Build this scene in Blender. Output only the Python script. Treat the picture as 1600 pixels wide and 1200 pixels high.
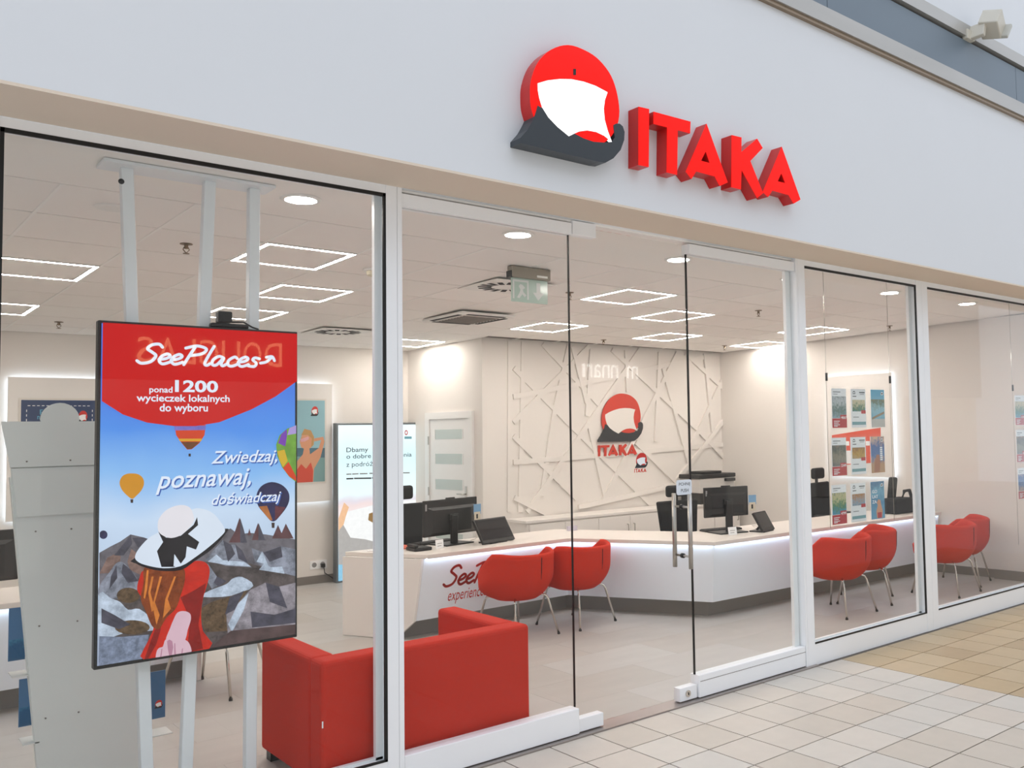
import bpy, bmesh, math, random
from mathutils import Vector, Matrix
from mathutils.geometry import tessellate_polygon
random.seed(7)
for o in list(bpy.data.objects):
    bpy.data.objects.remove(o, do_unlink=True)
S = bpy.context.scene
COL = S.collection

# ------------------------------------------------------------------ camera, world, exposure
FPX, CXP, CYP = 1413.5, 1000.0, 600.0          # focal length and principal point for a 1600x1200 frame
YAW, PIT, ROL = math.radians(41.735), math.radians(3.06), math.radians(-1.08)
CAM = Vector((0.0, -4.004, 1.65))
_w = Vector((math.sin(YAW)*math.cos(PIT), math.cos(YAW)*math.cos(PIT), math.sin(PIT)))
_r0 = Vector((math.cos(YAW), -math.sin(YAW), 0))
_u0 = _r0.cross(_w)
CR = _r0*math.cos(ROL) + _u0*math.sin(ROL)
CU = -_r0*math.sin(ROL) + _u0*math.cos(ROL)
CW = _w
cd = bpy.data.cameras.new('camera')
cam = bpy.data.objects.new('camera', cd)
COL.objects.link(cam)
cd.sensor_width = 36.0
cd.lens = FPX/1600*36.0
cd.shift_x = -(CXP-800)/1600
cd.clip_start = 0.05
cam.matrix_world = Matrix(((CR.x, CU.x, -CW.x, CAM.x), (CR.y, CU.y, -CW.y, CAM.y), (CR.z, CU.z, -CW.z, CAM.z), (0, 0, 0, 1)))
S.camera = cam

wd = bpy.data.worlds.new('daylight')
S.world = wd
wd.use_nodes = True
bg = wd.node_tree.nodes['Background']
bg.inputs[0].default_value = (0.81, 0.885, 1.0, 1)
bg.inputs[1].default_value = 1.12
S.view_settings.view_transform = 'Standard'
S.view_settings.look = 'None'
S.view_settings.gamma = 1.0
S.view_settings.use_curve_mapping = False
S.view_settings.exposure = 0.4
LAMP = 58.0            # radiance of the ceiling luminaires
HALO = 4.0             # LED strips behind panels and below the worktops

# ------------------------------------------------------------------ pixel -> space helpers
def ray(x, y):
    return CR*((x-CXP)/FPX) - CU*((y-CYP)/FPX) + CW
def onz(x, y, z=0.0):
    d = ray(x, y); return CAM + d*((z-CAM.z)/d.z)
def ony(x, y, Y):
    d = ray(x, y); return CAM + d*((Y-CAM.y)/d.y)
CZ0, CSL = 2.85, 0.022
def cz(Y): return CZ0 - CSL*Y
def onc(x, y):
    d = ray(x, y); return CAM + d*((CZ0-CSL*CAM.y-CAM.z)/(d.z+CSL*d.y))

class Pl:
    """a flat surface: origin, two unit axes; its normal faces the viewer side"""
    def __init__(s, o, u, v):
        s.o = Vector(o); s.u = Vector(u).normalized(); s.v = Vector(v).normalized()
        s.n = s.u.cross(s.v).normalized()
    def px(s, x, y):
        d = ray(x, y); t = (s.o-CAM).dot(s.n)/d.dot(s.n)
        p = CAM + d*t - s.o
        return (p.dot(s.u), p.dot(s.v))
    def at(s, a, b, h=0.0):
        return s.o + s.u*a + s.v*b + s.n*h
def facade(Y): return Pl((0, Y, 0), (1, 0, 0), (0, 0, 1))

# ------------------------------------------------------------------ materials
def lin(c):
    c = c/255.0
    return c/12.92 if c <= 0.04045 else ((c+0.055)/1.055)**2.4
def rgb(c): return tuple(lin(x) for x in c)
MATS = {}
def mat(name, c, rough=0.5, metal=0.0, var=0.05, scale=6.0, bump=0.0, spec=0.5, emit=0.0, stretch=None, coat=0.0, crisp=False):
    if name in MATS: return MATS[name]
    m = bpy.data.materials.new(name); m.use_nodes = True
    nt = m.node_tree; N = nt.nodes; L = nt.links
    b = N['Principled BSDF']
    col = rgb(c)
    tc = N.new('ShaderNodeTexCoord'); no = N.new('ShaderNodeTexNoise')
    no.inputs['Scale'].default_value = scale; no.inputs['Detail'].default_value = 5
    if stretch:
        mp = N.new('ShaderNodeMapping'); mp.inputs['Scale'].default_value = stretch
        L.new(tc.outputs['Object'], mp.inputs[0]); L.new(mp.outputs[0], no.inputs['Vector'])
    else:
        L.new(tc.outputs['Object'], no.inputs['Vector'])
    mx = N.new('ShaderNodeMix'); mx.data_type = 'RGBA'
    mx.inputs[6].default_value = tuple(max(0, x*(1-var)) for x in col)+(1,)
    mx.inputs[7].default_value = tuple(min(1, x*(1+var)) for x in col)+(1,)
    if crisp:
        no.inputs['Roughness'].default_value = 0.75; no.inputs['Detail'].default_value = 9
        mr = N.new('ShaderNodeMapRange'); mr.inputs[1].default_value = 0.36; mr.inputs[2].default_value = 0.64
        L.new(no.outputs[0], mr.inputs[0]); L.new(mr.outputs[0], mx.inputs[0])
    else:
        L.new(no.outputs[0], mx.inputs[0])
    if emit:
        b.inputs['Base Color'].default_value = tuple(x*0.05 for x in col)+(1,)
        L.new(mx.outputs[2], b.inputs['Emission Color'])
        b.inputs['Emission Strength'].default_value = emit
    else:
        L.new(mx.outputs[2], b.inputs['Base Color'])
    b.inputs['Roughness'].default_value = rough
    b.inputs['Metallic'].default_value = metal
    b.inputs['Specular IOR Level'].default_value = spec
    if coat: b.inputs['Coat Weight'].default_value = coat
    if bump:
        bp = N.new('ShaderNodeBump'); bp.inputs['Strength'].default_value = bump
        L.new(no.outputs[0], bp.inputs['Height']); L.new(bp.outputs[0], b.inputs['Normal'])
    MATS[name] = m
    return m
def glassmat(name, tint=(1, 1, 1), base=0.04, rough=0.0):
    if name in MATS: return MATS[name]
    m = bpy.data.materials.new(name); m.use_nodes = True
    nt = m.node_tree; N = nt.nodes; L = nt.links
    N.remove(N['Principled BSDF'])
    out = N['Material Output']
    tr = N.new('ShaderNodeBsdfTransparent'); tr.inputs[0].default_value = tint+(1,)
    gl = N.new('ShaderNodeBsdfGlossy'); gl.inputs['Roughness'].default_value = rough
    lw = N.new('ShaderNodeLayerWeight'); lw.inputs[0].default_value = 0.5
    pw = N.new('ShaderNodeMath'); pw.operation = 'POWER'; pw.inputs[1].default_value = 5.0
    ml = N.new('ShaderNodeMath'); ml.operation = 'MULTIPLY_ADD'; ml.inputs[1].default_value = 1-base; ml.inputs[2].default_value = base
    mx = N.new('ShaderNodeMixShader')
    L.new(lw.outputs['Facing'], pw.inputs[0]); L.new(pw.outputs[0], ml.inputs[0]); L.new(ml.outputs[0], mx.inputs[0])
    L.new(tr.outputs[0], mx.inputs[1]); L.new(gl.outputs[0], mx.inputs[2]); L.new(mx.outputs[0], out.inputs[0])
    MATS[name] = m
    return m
def gradmat(name, stops, z0, z1, emit=1.0):
    """printed / displayed picture: colours run up the picture (object Z)"""
    if name in MATS: return MATS[name]
    m = bpy.data.materials.new(name); m.use_nodes = True
    nt = m.node_tree; N = nt.nodes; L = nt.links
    b = N['Principled BSDF']
    tc = N.new('ShaderNodeTexCoord'); sp = N.new('ShaderNodeSeparateXYZ'); mr = N.new('ShaderNodeMapRange')
    mr.inputs[1].default_value = z0; mr.inputs[2].default_value = z1
    no = N.new('ShaderNodeTexNoise'); no.inputs['Scale'].default_value = 3.0
    ad = N.new('ShaderNodeMath'); ad.operation = 'MULTIPLY_ADD'; ad.inputs[1].default_value = 0.14
    cr = N.new('ShaderNodeValToRGB')
    el = cr.color_ramp.elements
    while len(el) < len(stops): el.new(0.5)
    for e, (p, c) in zip(el, stops):
        e.position = p; e.color = rgb(c)+(1,)
    L.new(tc.outputs['Object'], sp.inputs[0]); L.new(sp.outputs[2], mr.inputs[0]); L.new(tc.outputs['Object'], no.inputs['Vector'])
    sb = N.new('ShaderNodeMath'); sb.operation = 'SUBTRACT'; sb.inputs[1].default_value = 0.5
    L.new(no.outputs[0], sb.inputs[0]); L.new(sb.outputs[0], ad.inputs[0]); L.new(mr.outputs[0], ad.inputs[2])
    L.new(ad.outputs[0], cr.inputs[0])
    if emit:
        b.inputs['Base Color'].default_value = (0.02, 0.02, 0.02, 1)
        L.new(cr.outputs[0], b.inputs['Emission Color']); b.inputs['Emission Strength'].default_value = emit
    else:
        L.new(cr.outputs[0], b.inputs['Base Color'])
    b.inputs['Roughness'].default_value = 0.35
    MATS[name] = m
    return m
def photomat(name, cols, scale=18.0, emit=0.0):
    """small printed holiday photo: landscape colours in uneven layers from bottom to top"""
    if name in MATS: return MATS[name]
    m = bpy.data.materials.new(name); m.use_nodes = True
    nt = m.node_tree; N = nt.nodes; L = nt.links
    b = N['Principled BSDF']
    tc = N.new('ShaderNodeTexCoord'); no = N.new('ShaderNodeTexNoise'); sp = N.new('ShaderNodeSeparateXYZ')
    no.inputs['Scale'].default_value = scale*2.2; no.inputs['Detail'].default_value = 8; no.inputs['Roughness'].default_value = 0.7
    ml = N.new('ShaderNodeMath'); ml.operation = 'MULTIPLY_ADD'; ml.inputs[1].default_value = 3.4; ml.inputs[2].default_value = -0.62
    ad = N.new('ShaderNodeMath'); ad.operation = 'ADD'
    cr = N.new('ShaderNodeValToRGB'); el = cr.color_ramp.elements
    while len(el) < len(cols): el.new(0.5)
    for i, (e, c) in enumerate(zip(el, cols)):
        e.position = 0.1 + 0.75*i/max(1, len(cols)-1); e.color = rgb(c)+(1,)
    L.new(tc.outputs['Object'], sp.inputs[0]); L.new(sp.outputs[2], ml.inputs[0]); L.new(ml.outputs[0], ad.inputs[0])
    L.new(tc.outputs['Object'], no.inputs['Vector']); L.new(no.outputs[0], ad.inputs[1]); L.new(ad.outputs[0], cr.inputs[0])
    L.new(cr.outputs[0], b.inputs['Base Color'])
    b.inputs['Roughness'].default_value = 0.45
    MATS[name] = m
    return m

WALL = mat('wall_paint', (234, 228, 222), 0.85, var=0.02, scale=2, bump=0.02)
FASC = mat('fascia_paint', (224, 226, 229), 0.8, var=0.015, scale=1.5)
SOFF = mat('soffit_bounce_tint', (228, 212, 194), 0.85, var=0.02, scale=2)  # warm bounced light tinted into the soffit colour
ALU = mat('white_aluminium', (247, 248, 250), 0.35, var=0.02, scale=3)
GASK = mat('black_gasket', (9, 9, 10), 0.5, var=0.1)
GLASS = glassmat('window_glass', (0.985, 0.995, 0.99), 0.017)
ACRYL = glassmat('clear_acrylic', (0.997, 0.999, 0.999), 0.012)
LAM = mat('white_laminate', (240, 234, 229), 0.35, var=0.015, scale=2)
LAMC = mat('counter_front_laminate', (238, 243, 250), 0.3, var=0.01, scale=2)
LAMT = mat('worktop_laminate', (232, 224, 217), 0.4, var=0.02, scale=3)
KICK = mat('grey_plinth', (142, 138, 134), 0.5, var=0.05)
SKIRT = mat('grey_baseboard', (128, 121, 115), 0.6, var=0.04)
STEEL = mat('brushed_steel', (190, 186, 180), 0.28, metal=1.0, var=0.05)
CHROME = mat('chrome', (214, 208, 200), 0.12, metal=1.0, var=0.03)
BLK = mat('black_plastic', (24, 23, 24), 0.4, var=0.1)
BLKF = mat('black_fabric', (22, 22, 26), 0.9, var=0.15, scale=60)
RED = mat('red_felt', (200, 50, 30), 0.9, var=0.06, scale=40, bump=0.03, spec=0.2)
REDS = mat('red_sofa_fabric', (200, 48, 32), 0.85, var=0.06, scale=60, bump=0.03, spec=0.25)
SEAM = mat('dark_seam', (52, 20, 18), 0.9)
WHT = mat('white_paper', (248, 248, 249), 0.6, var=0.01)
PRED = mat('print_red', (196, 32, 40), 0.5, var=0.05)
PBLK = mat('print_black', (30, 30, 34), 0.5)
LEDC = mat('led_cold', (225, 240, 255), 0.5, var=0.0, emit=HALO)
LEDU = mat('led_under_counter', (215, 234, 255), 0.5, var=0.0, emit=10.0)
LEDW = mat('led_lamp', (255, 246, 238), 0.5, var=0.0, emit=LAMP)

# ------------------------------------------------------------------ mesh helpers
WLOC = {}
def link(name, me, material, parent=None, smooth=False):
    o = bpy.data.objects.new(name, me); COL.objects.link(o)
    if material: me.materials.append(material)
    if parent is not None:
        w = WLOC.get(parent.name, Vector((0, 0, 0)))
        me.transform(Matrix.Translation(-w))
        o.parent = parent; WLOC[o.name] = w
    if smooth:
        for p in me.polygons: p.use_smooth = True
    return o
def mesh(name, V, F, material, parent=None, smooth=False):
    me = bpy.data.meshes.new(name)
    me.from_pydata([tuple(v) for v in V], [], F); me.update()
    return link(name, me, material, parent, smooth)
def frombm(name, bm, material, parent=None, smooth=False):
    bmesh.ops.recalc_face_normals(bm, faces=bm.faces[:])
    me = bpy.data.meshes.new(name); bm.to_mesh(me); bm.free()
    return link(name, me, material, parent, smooth)
def bm_hull8(bm, bot, top):
    """prism between two point rings of equal length"""
    n = len(bot)
    a = [bm.verts.new(p) for p in bot]; b = [bm.verts.new(p) for p in top]
    bm.faces.new(a[::-1]); bm.faces.new(b)
    for i in range(n):
        bm.faces.new((a[i], a[(i+1) % n], b[(i+1) % n], b[i]))
    return a+b
def bm_box(bm, x0, x1, y0, y1, z0, z1):
    return bm_hull8(bm, [(x0, y0, z0), (x1, y0, z0), (x1, y1, z0), (x0, y1, z0)], [(x0, y0, z1), (x1, y0, z1), (x1, y1, z1), (x0, y1, z1)])
def bevel(bm, w, seg=2):
    bmesh.ops.recalc_face_normals(bm, faces=bm.faces[:])
    bmesh.ops.bevel(bm, geom=bm.edges[:], offset=w, segments=seg, affect='EDGES', profile=0.5, clamp_overlap=True)
def box(name, x0, x1, y0, y1, z0, z1, material, parent=None, bev=0.0, seg=2):
    bm = bmesh.new(); bm_box(bm, x0, x1, y0, y1, z0, z1)
    if bev: bevel(bm, bev, seg)
    return frombm(name, bm, material, parent)
def prism(name, foot, z0, z1, material, parent=None, bev=0.0):
    bm = bmesh.new(); bm_hull8(bm, [(p[0], p[1], z0) for p in foot], [(p[0], p[1], z1) for p in foot])
    if bev: bevel(bm, bev)
    return frombm(name, bm, material, parent)
def hull(name, bot, top, material, parent=None, bev=0.0, seg=2):
    bm = bmesh.new(); bm_hull8(bm, bot, top)
    if bev: bevel(bm, bev, seg)
    return frombm(name, bm, material, parent)
def bm_tube(bm, pts, r, seg=8):
    pts = [Vector(p) for p in pts]; rings = []
    rr = r if isinstance(r, (list, tuple)) else [r]*len(pts)
    for i, p in enumerate(pts):
        d = (pts[min(i+1, len(pts)-1)] - pts[max(i-1, 0)]).normalized()
        a = d.cross(Vector((0, 0, 1)) if abs(d.z) < 0.9 else Vector((1, 0, 0))).normalized(); b = d.cross(a)
        rings.append([bm.verts.new(p + (a*math.cos(t)+b*math.sin(t))*rr[i]) for t in (2*math.pi*k/seg for k in range(seg))])
    for A, B in zip(rings, rings[1:]):
        for k in range(seg):
            bm.faces.new((A[k], A[(k+1) % seg], B[(k+1) % seg], B[k]))
    bm.faces.new(rings[0][::-1]); bm.faces.new(rings[-1])
def tube(name, pts, r, material, parent=None, seg=8, smooth=True):
    bm = bmesh.new(); bm_tube(bm, pts, r, seg)
    return frombm(name, bm, material, parent, smooth)
def bm_lathe(bm, prof, c=(0, 0, 0), seg=20):
    rings = []
    for r, z in prof:
        rings.append([bm.verts.new((c[0]+r*math.cos(2*math.pi*k/seg), c[1]+r*math.sin(2*math.pi*k/seg), c[2]+z)) for k in range(seg)])
    for A, B in zip(rings, rings[1:]):
        for k in range(seg):
            bm.faces.new((A[k], A[(k+1) % seg], B[(k+1) % seg], B[k]))
    bm.faces.new(rings[0][::-1]); bm.faces.new(rings[-1])
def lathe(name, prof, c, material, parent=None, seg=20, smooth=False):
    bm = bmesh.new(); bm_lathe(bm, prof, c, seg)
    return frombm(name, bm, material, parent, smooth)
def catmull(P, n=4, closed=True):
    out = []; m = len(P)
    for i in range(m if closed else m-1):
        g = (lambda k: P[k % m]) if closed else (lambda k: P[max(0, min(m-1, k))])
        p0, p1, p2, p3 = g(i-1), g(i), g(i+1), g(i+2)
        for k in range(n):
            t = k/n
            out.append(tuple(0.5*((2*p1[j]) + (-p0[j]+p2[j])*t + (2*p0[j]-5*p1[j]+4*p2[j]-p3[j])*t*t + (-p0[j]+3*p1[j]-3*p2[j]+p3[j])*t**3) for j in (0, 1)))
    if not closed: out.append(tuple(P[-1]))
    return out
def flat(name, loops, pl, material, parent=None, h=0.001, depth=0.0):
    """filled outline (first loop, the rest are holes) lying on a plane, optionally extruded behind its front"""
    tris = tessellate_polygon([[Vector((p[0], p[1], 0)) for p in l] for l in loops])
    P = [p for l in loops for p in l]
    V = [pl.at(p[0], p[1], h) for p in P]; F = []
    for t in tris:
        a, b, c = (P[i] for i in t)
        s = (b[0]-a[0])*(c[1]-a[1]) - (b[1]-a[1])*(c[0]-a[0])
        if abs(s) < 1e-12: continue
        F.append(tuple(t) if s > 0 else tuple(t[::-1]))
    if depth:
        n = len(P); V += [pl.at(p[0], p[1], h-depth) for p in P]
        F += [tuple(i+n for i in f[::-1]) for f in F]
        k = 0
        for l in loops:
            m = len(l)
            for i in range(m): F.append((k+i, k+(i+1) % m, n+k+(i+1) % m, n+k+i))
            k += m
        bm = bmesh.new(); me = bpy.data.meshes.new(name); me.from_pydata(V, [], F); bm.from_mesh(me); bpy.data.meshes.remove(me)
        return frombm(name, bm, material, parent)
    return mesh(name, V, F, material, parent)
def pxflat(name, pts, pl, material, parent=None, h=0.001, smooth=0, off=(0, 0), sc=1.0, depth=0.0):
    q = [(off[0]+p[0]*sc, off[1]+p[1]*sc) for p in pts]
    if smooth: q = catmull(q, smooth)
    return flat(name, [[pl.px(*p) for p in q]], pl, material, parent, h, depth)
def rectab(a0, b0, a1, b1): return [(a0, b0), (a1, b0), (a1, b1), (a0, b1)]
def text(name, body, pl, rect, material, parent=None, h=0.001, shear=0.0, bold=0.0, depth=0.0):
    """lettering fitted to a rectangle (a0,b0,a1,b1) of a plane"""
    cu = bpy.data.curves.new(name, 'FONT'); cu.body = body; cu.size = 1.0; cu.shear = shear; cu.offset = bold; cu.resolution_u = 3
    cu.fill_mode = 'FRONT'
    if '\n' in body: cu.space_line = 1.15; cu.align_x = 'LEFT'
    ob = bpy.data.objects.new(name+'_tmp', cu); COL.objects.link(ob)
    dg = bpy.context.evaluated_depsgraph_get(); dg.update()
    me = bpy.data.meshes.new_from_object(ob.evaluated_get(dg))
    bpy.data.objects.remove(ob, do_unlink=True); bpy.data.curves.remove(cu)
    xs = [v.co.x for v in me.vertices]; ys = [v.co.y for v in me.vertices]
    x0, x1, y0, y1 = min(xs), max(xs), min(ys), max(ys)
    a0, b0, a1, b1 = rect
    for v in me.vertices:
        v.co = pl.at(a0+(v.co.x-x0)/(x1-x0)*(a1-a0), b0+(v.co.y-y0)/(y1-y0)*(b1-b0), h)
    me.materials.clear(); me.name = name
    return link(name, me, material, parent)
def pxrect(pl, x0, y0, x1, y1):
    """rectangle in plane units from its top-left and bottom-right pixel"""
    a0, b1 = pl.px(x0, y0); a1, b0 = pl.px(x1, y1)
    return (a0, b0, a1, b1)
def strokes(name, lines, width, pl, material, parent=None, h=0.001):
    """brush lettering: round-ended strokes in plane units"""
    V, F = [], []
    def disc(p):
        k = len(V)
        for i in range(8): V.append(pl.at(p[0]+width*math.cos(i*math.pi/4), p[1]+width*math.sin(i*math.pi/4), h))
        F.append(tuple(range(k, k+8)))
    for l in lines:
        q = catmull(l, 5, False)
        for p in q: disc(p)
        for p, r in zip(q, q[1:]):
            dx, dy = r[0]-p[0], r[1]-p[1]; L = math.hypot(dx, dy) or 1
            nx, ny = -dy/L*width, dx/L*width; k = len(V)
            V += [pl.at(p[0]-nx, p[1]-ny, h), pl.at(r[0]-nx, r[1]-ny, h), pl.at(r[0]+nx, r[1]+ny, h), pl.at(p[0]+nx, p[1]+ny, h)]
            F.append((k, k+1, k+2, k+3))
    return mesh(name, V, F, material, parent)

def tag(o, label, cat, group=None):
    o['label'] = label; o['category'] = cat
    if group: o['group'] = group
    return o
def thing(name, label, cat, loc=(0, 0, 0), group=None):
    o = bpy.data.objects.new(name, None); COL.objects.link(o)
    o.empty_display_size = 0.1; o.location = loc
    WLOC[o.name] = Vector(loc)
    return tag(o, label, cat, group)
def struct(o):
    o['kind'] = 'structure'; return o
def sroot(name, loc=(0, 0, 0)):
    o = bpy.data.objects.new(name, None); COL.objects.link(o); o.location = loc; WLOC[o.name] = Vector(loc)
    return struct(o)
def dup(root, loc, rotz=0.0, label=None, group=None):
    r = root.copy(); COL.objects.link(r); r.location = loc; r.rotation_euler = (0, 0, rotz)
    if label: r['label'] = label
    if group: r['group'] = group
    for ch in list(root.children):
        c = ch.copy(); COL.objects.link(c); c.parent = r
        for g in list(ch.children):
            d = g.copy(); COL.objects.link(d); d.parent = c
    return r

# ================================================================== STRUCTURE
YL, YB = 4.75, 6.25                       # logo wall, deep back wall
def xr(Y): return 9.33 + (YL-Y)*0.0374    # right wall
def xd(Y): return 5.43 - (Y-YL)*0.087     # wall with the white door
XL = -1.7
# ---- mall floor: base and single tiles
FT = [mat('mall_tile_%d' % i, c, 0.45, var=0.07, scale=9) for i, c in enumerate([(207, 197, 185), (211, 203, 192), (202, 192, 179), (206, 200, 191)])]
FTT = [mat('mall_tile_tan_%d' % i, c, 0.45, var=0.08, scale=9) for i, c in enumerate([(188, 166, 132), (194, 173, 141), (182, 160, 128)])]
GROUT = mat('floor_grout', (84, 72, 62), 0.95)
def tilebase():
    m = bpy.data.materials.new('mall_floor_far'); m.use_nodes = True
    nt = m.node_tree; b = nt.nodes['Principled BSDF']
    tc = nt.nodes.new('ShaderNodeTexCoord'); br = nt.nodes.new('ShaderNodeTexBrick')
    br.offset = 0.0; br.inputs['Scale'].default_value = 1.0
    br.inputs['Brick Width'].default_value = 0.285; br.inputs['Row Height'].default_value = 0.308; br.inputs['Mortar Size'].default_value = 0.004
    br.inputs[1].default_value = rgb((206, 200, 191))+(1,); br.inputs[2].default_value = rgb((212, 207, 199))+(1,); br.inputs[3].default_value = rgb((112, 100, 90))+(1,)
    nt.links.new(tc.outputs['Object'], br.inputs[0]); nt.links.new(br.outputs[0], b.inputs['Base Color']); b.inputs['Roughness'].default_value = 0.5
    return m
fm = struct(box('floor_mall', -10, 26, -14, -0.03, -0.2, -0.012, tilebase()))
TX, TY, TX0, TY0 = 0.2855, 0.308, 2.858, -0.03
tmesh = {}
def tile_mesh(m):
    if m.name not in tmesh:
        bm = bmesh.new(); bm_box(bm, 0.004, TX-0.004, -TY+0.004, -0.004, -0.012, 0.0)
        bmesh.ops.recalc_face_normals(bm, faces=bm.faces[:])
        me = bpy.data.meshes.new('floor_tile'); bm.to_mesh(me); bm.free(); me.materials.append(m); tmesh[m.name] = me
    return tmesh[m.name]
for j in range(8):
    for k in range(-5, 30):
        m = random.choice(FTT if k >= 9 else FT)
        o = bpy.data.objects.new('floor_tile', tile_mesh(m)); COL.objects.link(o); o.parent = fm
        o.location = (TX0+k*TX, TY0-j*TY, 0)
gb = box('grout_bed', TX0-5*TX, TX0+30*TX, TY0-8*TY, TY0, -0.013, -0.004, GROUT, fm)
# ---- shop floor with single vinyl planks
fs = struct(box('floor_shop', XL, 9.75, 0.0, YB+0.1, -0.2, -0.004, mat('floor_bed', (150, 142, 134), 0.8)))
PLK = [mat('vinyl_plank_%d' % i, c, 0.42, var=0.11, scale=2.0, stretch=(1, 4, 1)) for i, c in enumerate([(187, 183, 178), (190, 186, 182), (184, 179, 173), (192, 189, 185), (187, 181, 175)])]
PX, PY = 0.92, 0.46
pm = {}
for j in range(14):
    for k in range(-1, 13):
        x0 = XL + k*PX + (j % 2)*PX*0.5; x1 = x0+PX; y0 = 0.02+j*PY; y1 = min(y0+PY, YB)
        x0 = max(x0, XL); x1 = min(x1, xr(y0)-0.01)
        if y0 >= YL-0.1: x1 = min(x1, xd(y1)-0.01)
        if x1-x0 < 0.05 or y1-y0 < 0.05: continue
        i = random.randrange(len(PLK)); key = (i, round(x1-x0, 3), round(y1-y0, 3))
        if key not in pm:
            bm = bmesh.new(); bm_box(bm, 0.0006, key[1]-0.0006, 0.0006, key[2]-0.0006, -0.004, 0)
            bmesh.ops.recalc_face_normals(bm, faces=bm.faces[:])
            me = bpy.data.meshes.new('floor_plank'); bm.to_mesh(me); bm.free(); me.materials.append(PLK[i]); pm[key] = me
        o = bpy.data.objects.new('floor_plank', pm[key]); COL.objects.link(o); o.parent = fs; o.location = (x0, y0, 0)
# ---- walls
def wallseg(name, a, b, z0, z1, t, material=WALL):
    """vertical wall face from a to b, thickness t on the far side"""
    a, b = Vector((a[0], a[1])), Vector((b[0], b[1])); d = (b-a).normalized(); n = Vector((-d.y, d.x))*t
    return struct(prism(name, [a, b, b+n, a+n], z0, z1, material))
wallseg('wall_back', (XL, YB), (xd(YB)+0.1, YB), 0, 2.9, 0.12)
wall_door = wallseg('wall_door', (xd(YB), YB), (xd(YL), YL), 0, 2.9, 0.0981)
wall_logo = wallseg('wall_logo', (xd(YL), YL), (xr(YL)+0.1, YL), 0, 2.9, 0.12)
wallseg('wall_right', (xr(YL), YL), (xr(0.02), 0.02), 0, 2.9, 0.12)
wallseg('wall_left', (XL, 0.0), (XL, YB), 0, 2.9, 0.12)
def skirt(name, a, b, t=0.015, h=0.09):
    a, b = Vector((a[0], a[1])), Vector((b[0], b[1])); d = (b-a).normalized(); n = Vector((d.y, -d.x))*t
    return struct(prism(name, [a, b, b+n, a+n], 0, h, SKIRT))
skirt('baseboard_back', (XL, YB), (xd(YB)-0.02, YB))
skirt('baseboard_right', (xr(2.15), 2.15), (xr(0.1), 0.1))
# pier standing forward of the right wall next to the shop front
pr_ = struct(prism('wall_pier', [(xr(0.85)-0.05, 0.85), (xr(0.1)-0.05, 0.1), (xr(0.1)+0.05, 0.1), (xr(0.85)+0.05, 0.85)], 0, 2.83, WALL))
skirt('baseboard_pier', (xr(0.85)-0.05, 0.85), (xr(0.1)-0.05, 0.1), 0.02, 0.1)
# ---- ceiling: slab, plaster border, single tiles
def cq(name, c, material, parent, t=0.02, dz=0.0):
    """ceiling plate from its four plan corners, following the ceiling level"""
    return hull(name, [(p[0], p[1], cz(p[1])+dz) for p in c], [(p[0], p[1], cz(p[1])+dz+t) for p in c], material, parent)
CT = [mat('ceiling_tile_%d' % i, c, 0.9, var=0.02, scale=30, bump=0.02) for i, c in enumerate([(250, 246, 242), (248, 244, 240), (251, 248, 244)])]
TBAR = mat('ceiling_grid', (96, 90, 84), 0.7)
TBARW = mat('ceiling_bar', (250, 248, 245), 0.4, var=0.01)
cl = struct(hull('ceiling', [(XL-.1, 0.0, cz(0)+.012), (9.7, 0.0, cz(0)+.012), (9.7, YB+.1, cz(YB+.1)+.012), (XL-.1, YB+.1, cz(YB+.1)+.012)],
               [(XL-.1, 0.0, 3.0), (9.7, 0.0, 3.0), (9.7, YB+.1, 3.0), (XL-.1, YB+.1, 3.0)], TBAR))
def CX(k, Y): return 0.755 + 0.578*k - 0.033*(Y-0.8)
def CYJ(j, X): return 0.785 + 0.617*j + 0.02*(X-1)
cq('ceiling_border', [(XL, 0.03), (xr(0.03), 0.03), (xr(0.9), CYJ(0, 9.4)-.004), (XL, CYJ(0, XL)-.004)], mat('ceiling_plaster', (250, 246, 241), 0.9, var=0.01), cl, 0.02)
g, gy = 0.004, 0.006
for j in range(9):
    for k in range(-5, 16):
        c = []
        for kk, jj, sx, sy in ((k, j, g, gy), (k+1, j, -g, gy), (k+1, j+1, -g, -gy), (k, j+1, g, -gy)):
            X = CX(kk, CYJ(jj, 3)); Y = CYJ(jj, X); X = CX(kk, Y)
            c.append([X+sx, Y+sy])
        mx = sum(p[0] for p in c)/4; my = sum(p[1] for p in c)/4
        if mx < XL or my > YB+0.15: continue
        lim = xr(my) if c[2][1] < YL+0.12 else xd(my)
        if mx > lim-0.05 and c[0][0] > lim-0.05: continue
        for p in c:
            p[0] = max(XL+.005, min(p[0], lim-.004)); p[1] = min(p[1], YB-.004)
        if c[1][0]-c[0][0] < 0.03 or c[3][1]-c[0][1] < 0.03: continue
        if lim == xr(my):
            for p in c: p[1] = min(p[1], YL-.004) if p[0] > xd(YL) else p[1]
            if c[2][1]-c[1][1] < 0.03: continue
        cq('ceiling_tile', c, random.choice(CT), cl, 0.02)
for k in range(-4, 16):
    ys = [CYJ(0, CX(k, 1)), YB-.01]
    if CX(k, 5.5) > xd(YL)-.05: ys[1] = YL-.01
    if CX(k, ys[0]) > xr(ys[0])-.03: continue
    c = [(CX(k, ys[0])-.008, ys[0]), (CX(k, ys[0])+.008, ys[0]), (CX(k, ys[1])+.008, ys[1]), (CX(k, ys[1])-.008, ys[1])]
    cq('grid_bar', c, TBARW, cl, 0.004, -0.0025)
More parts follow.
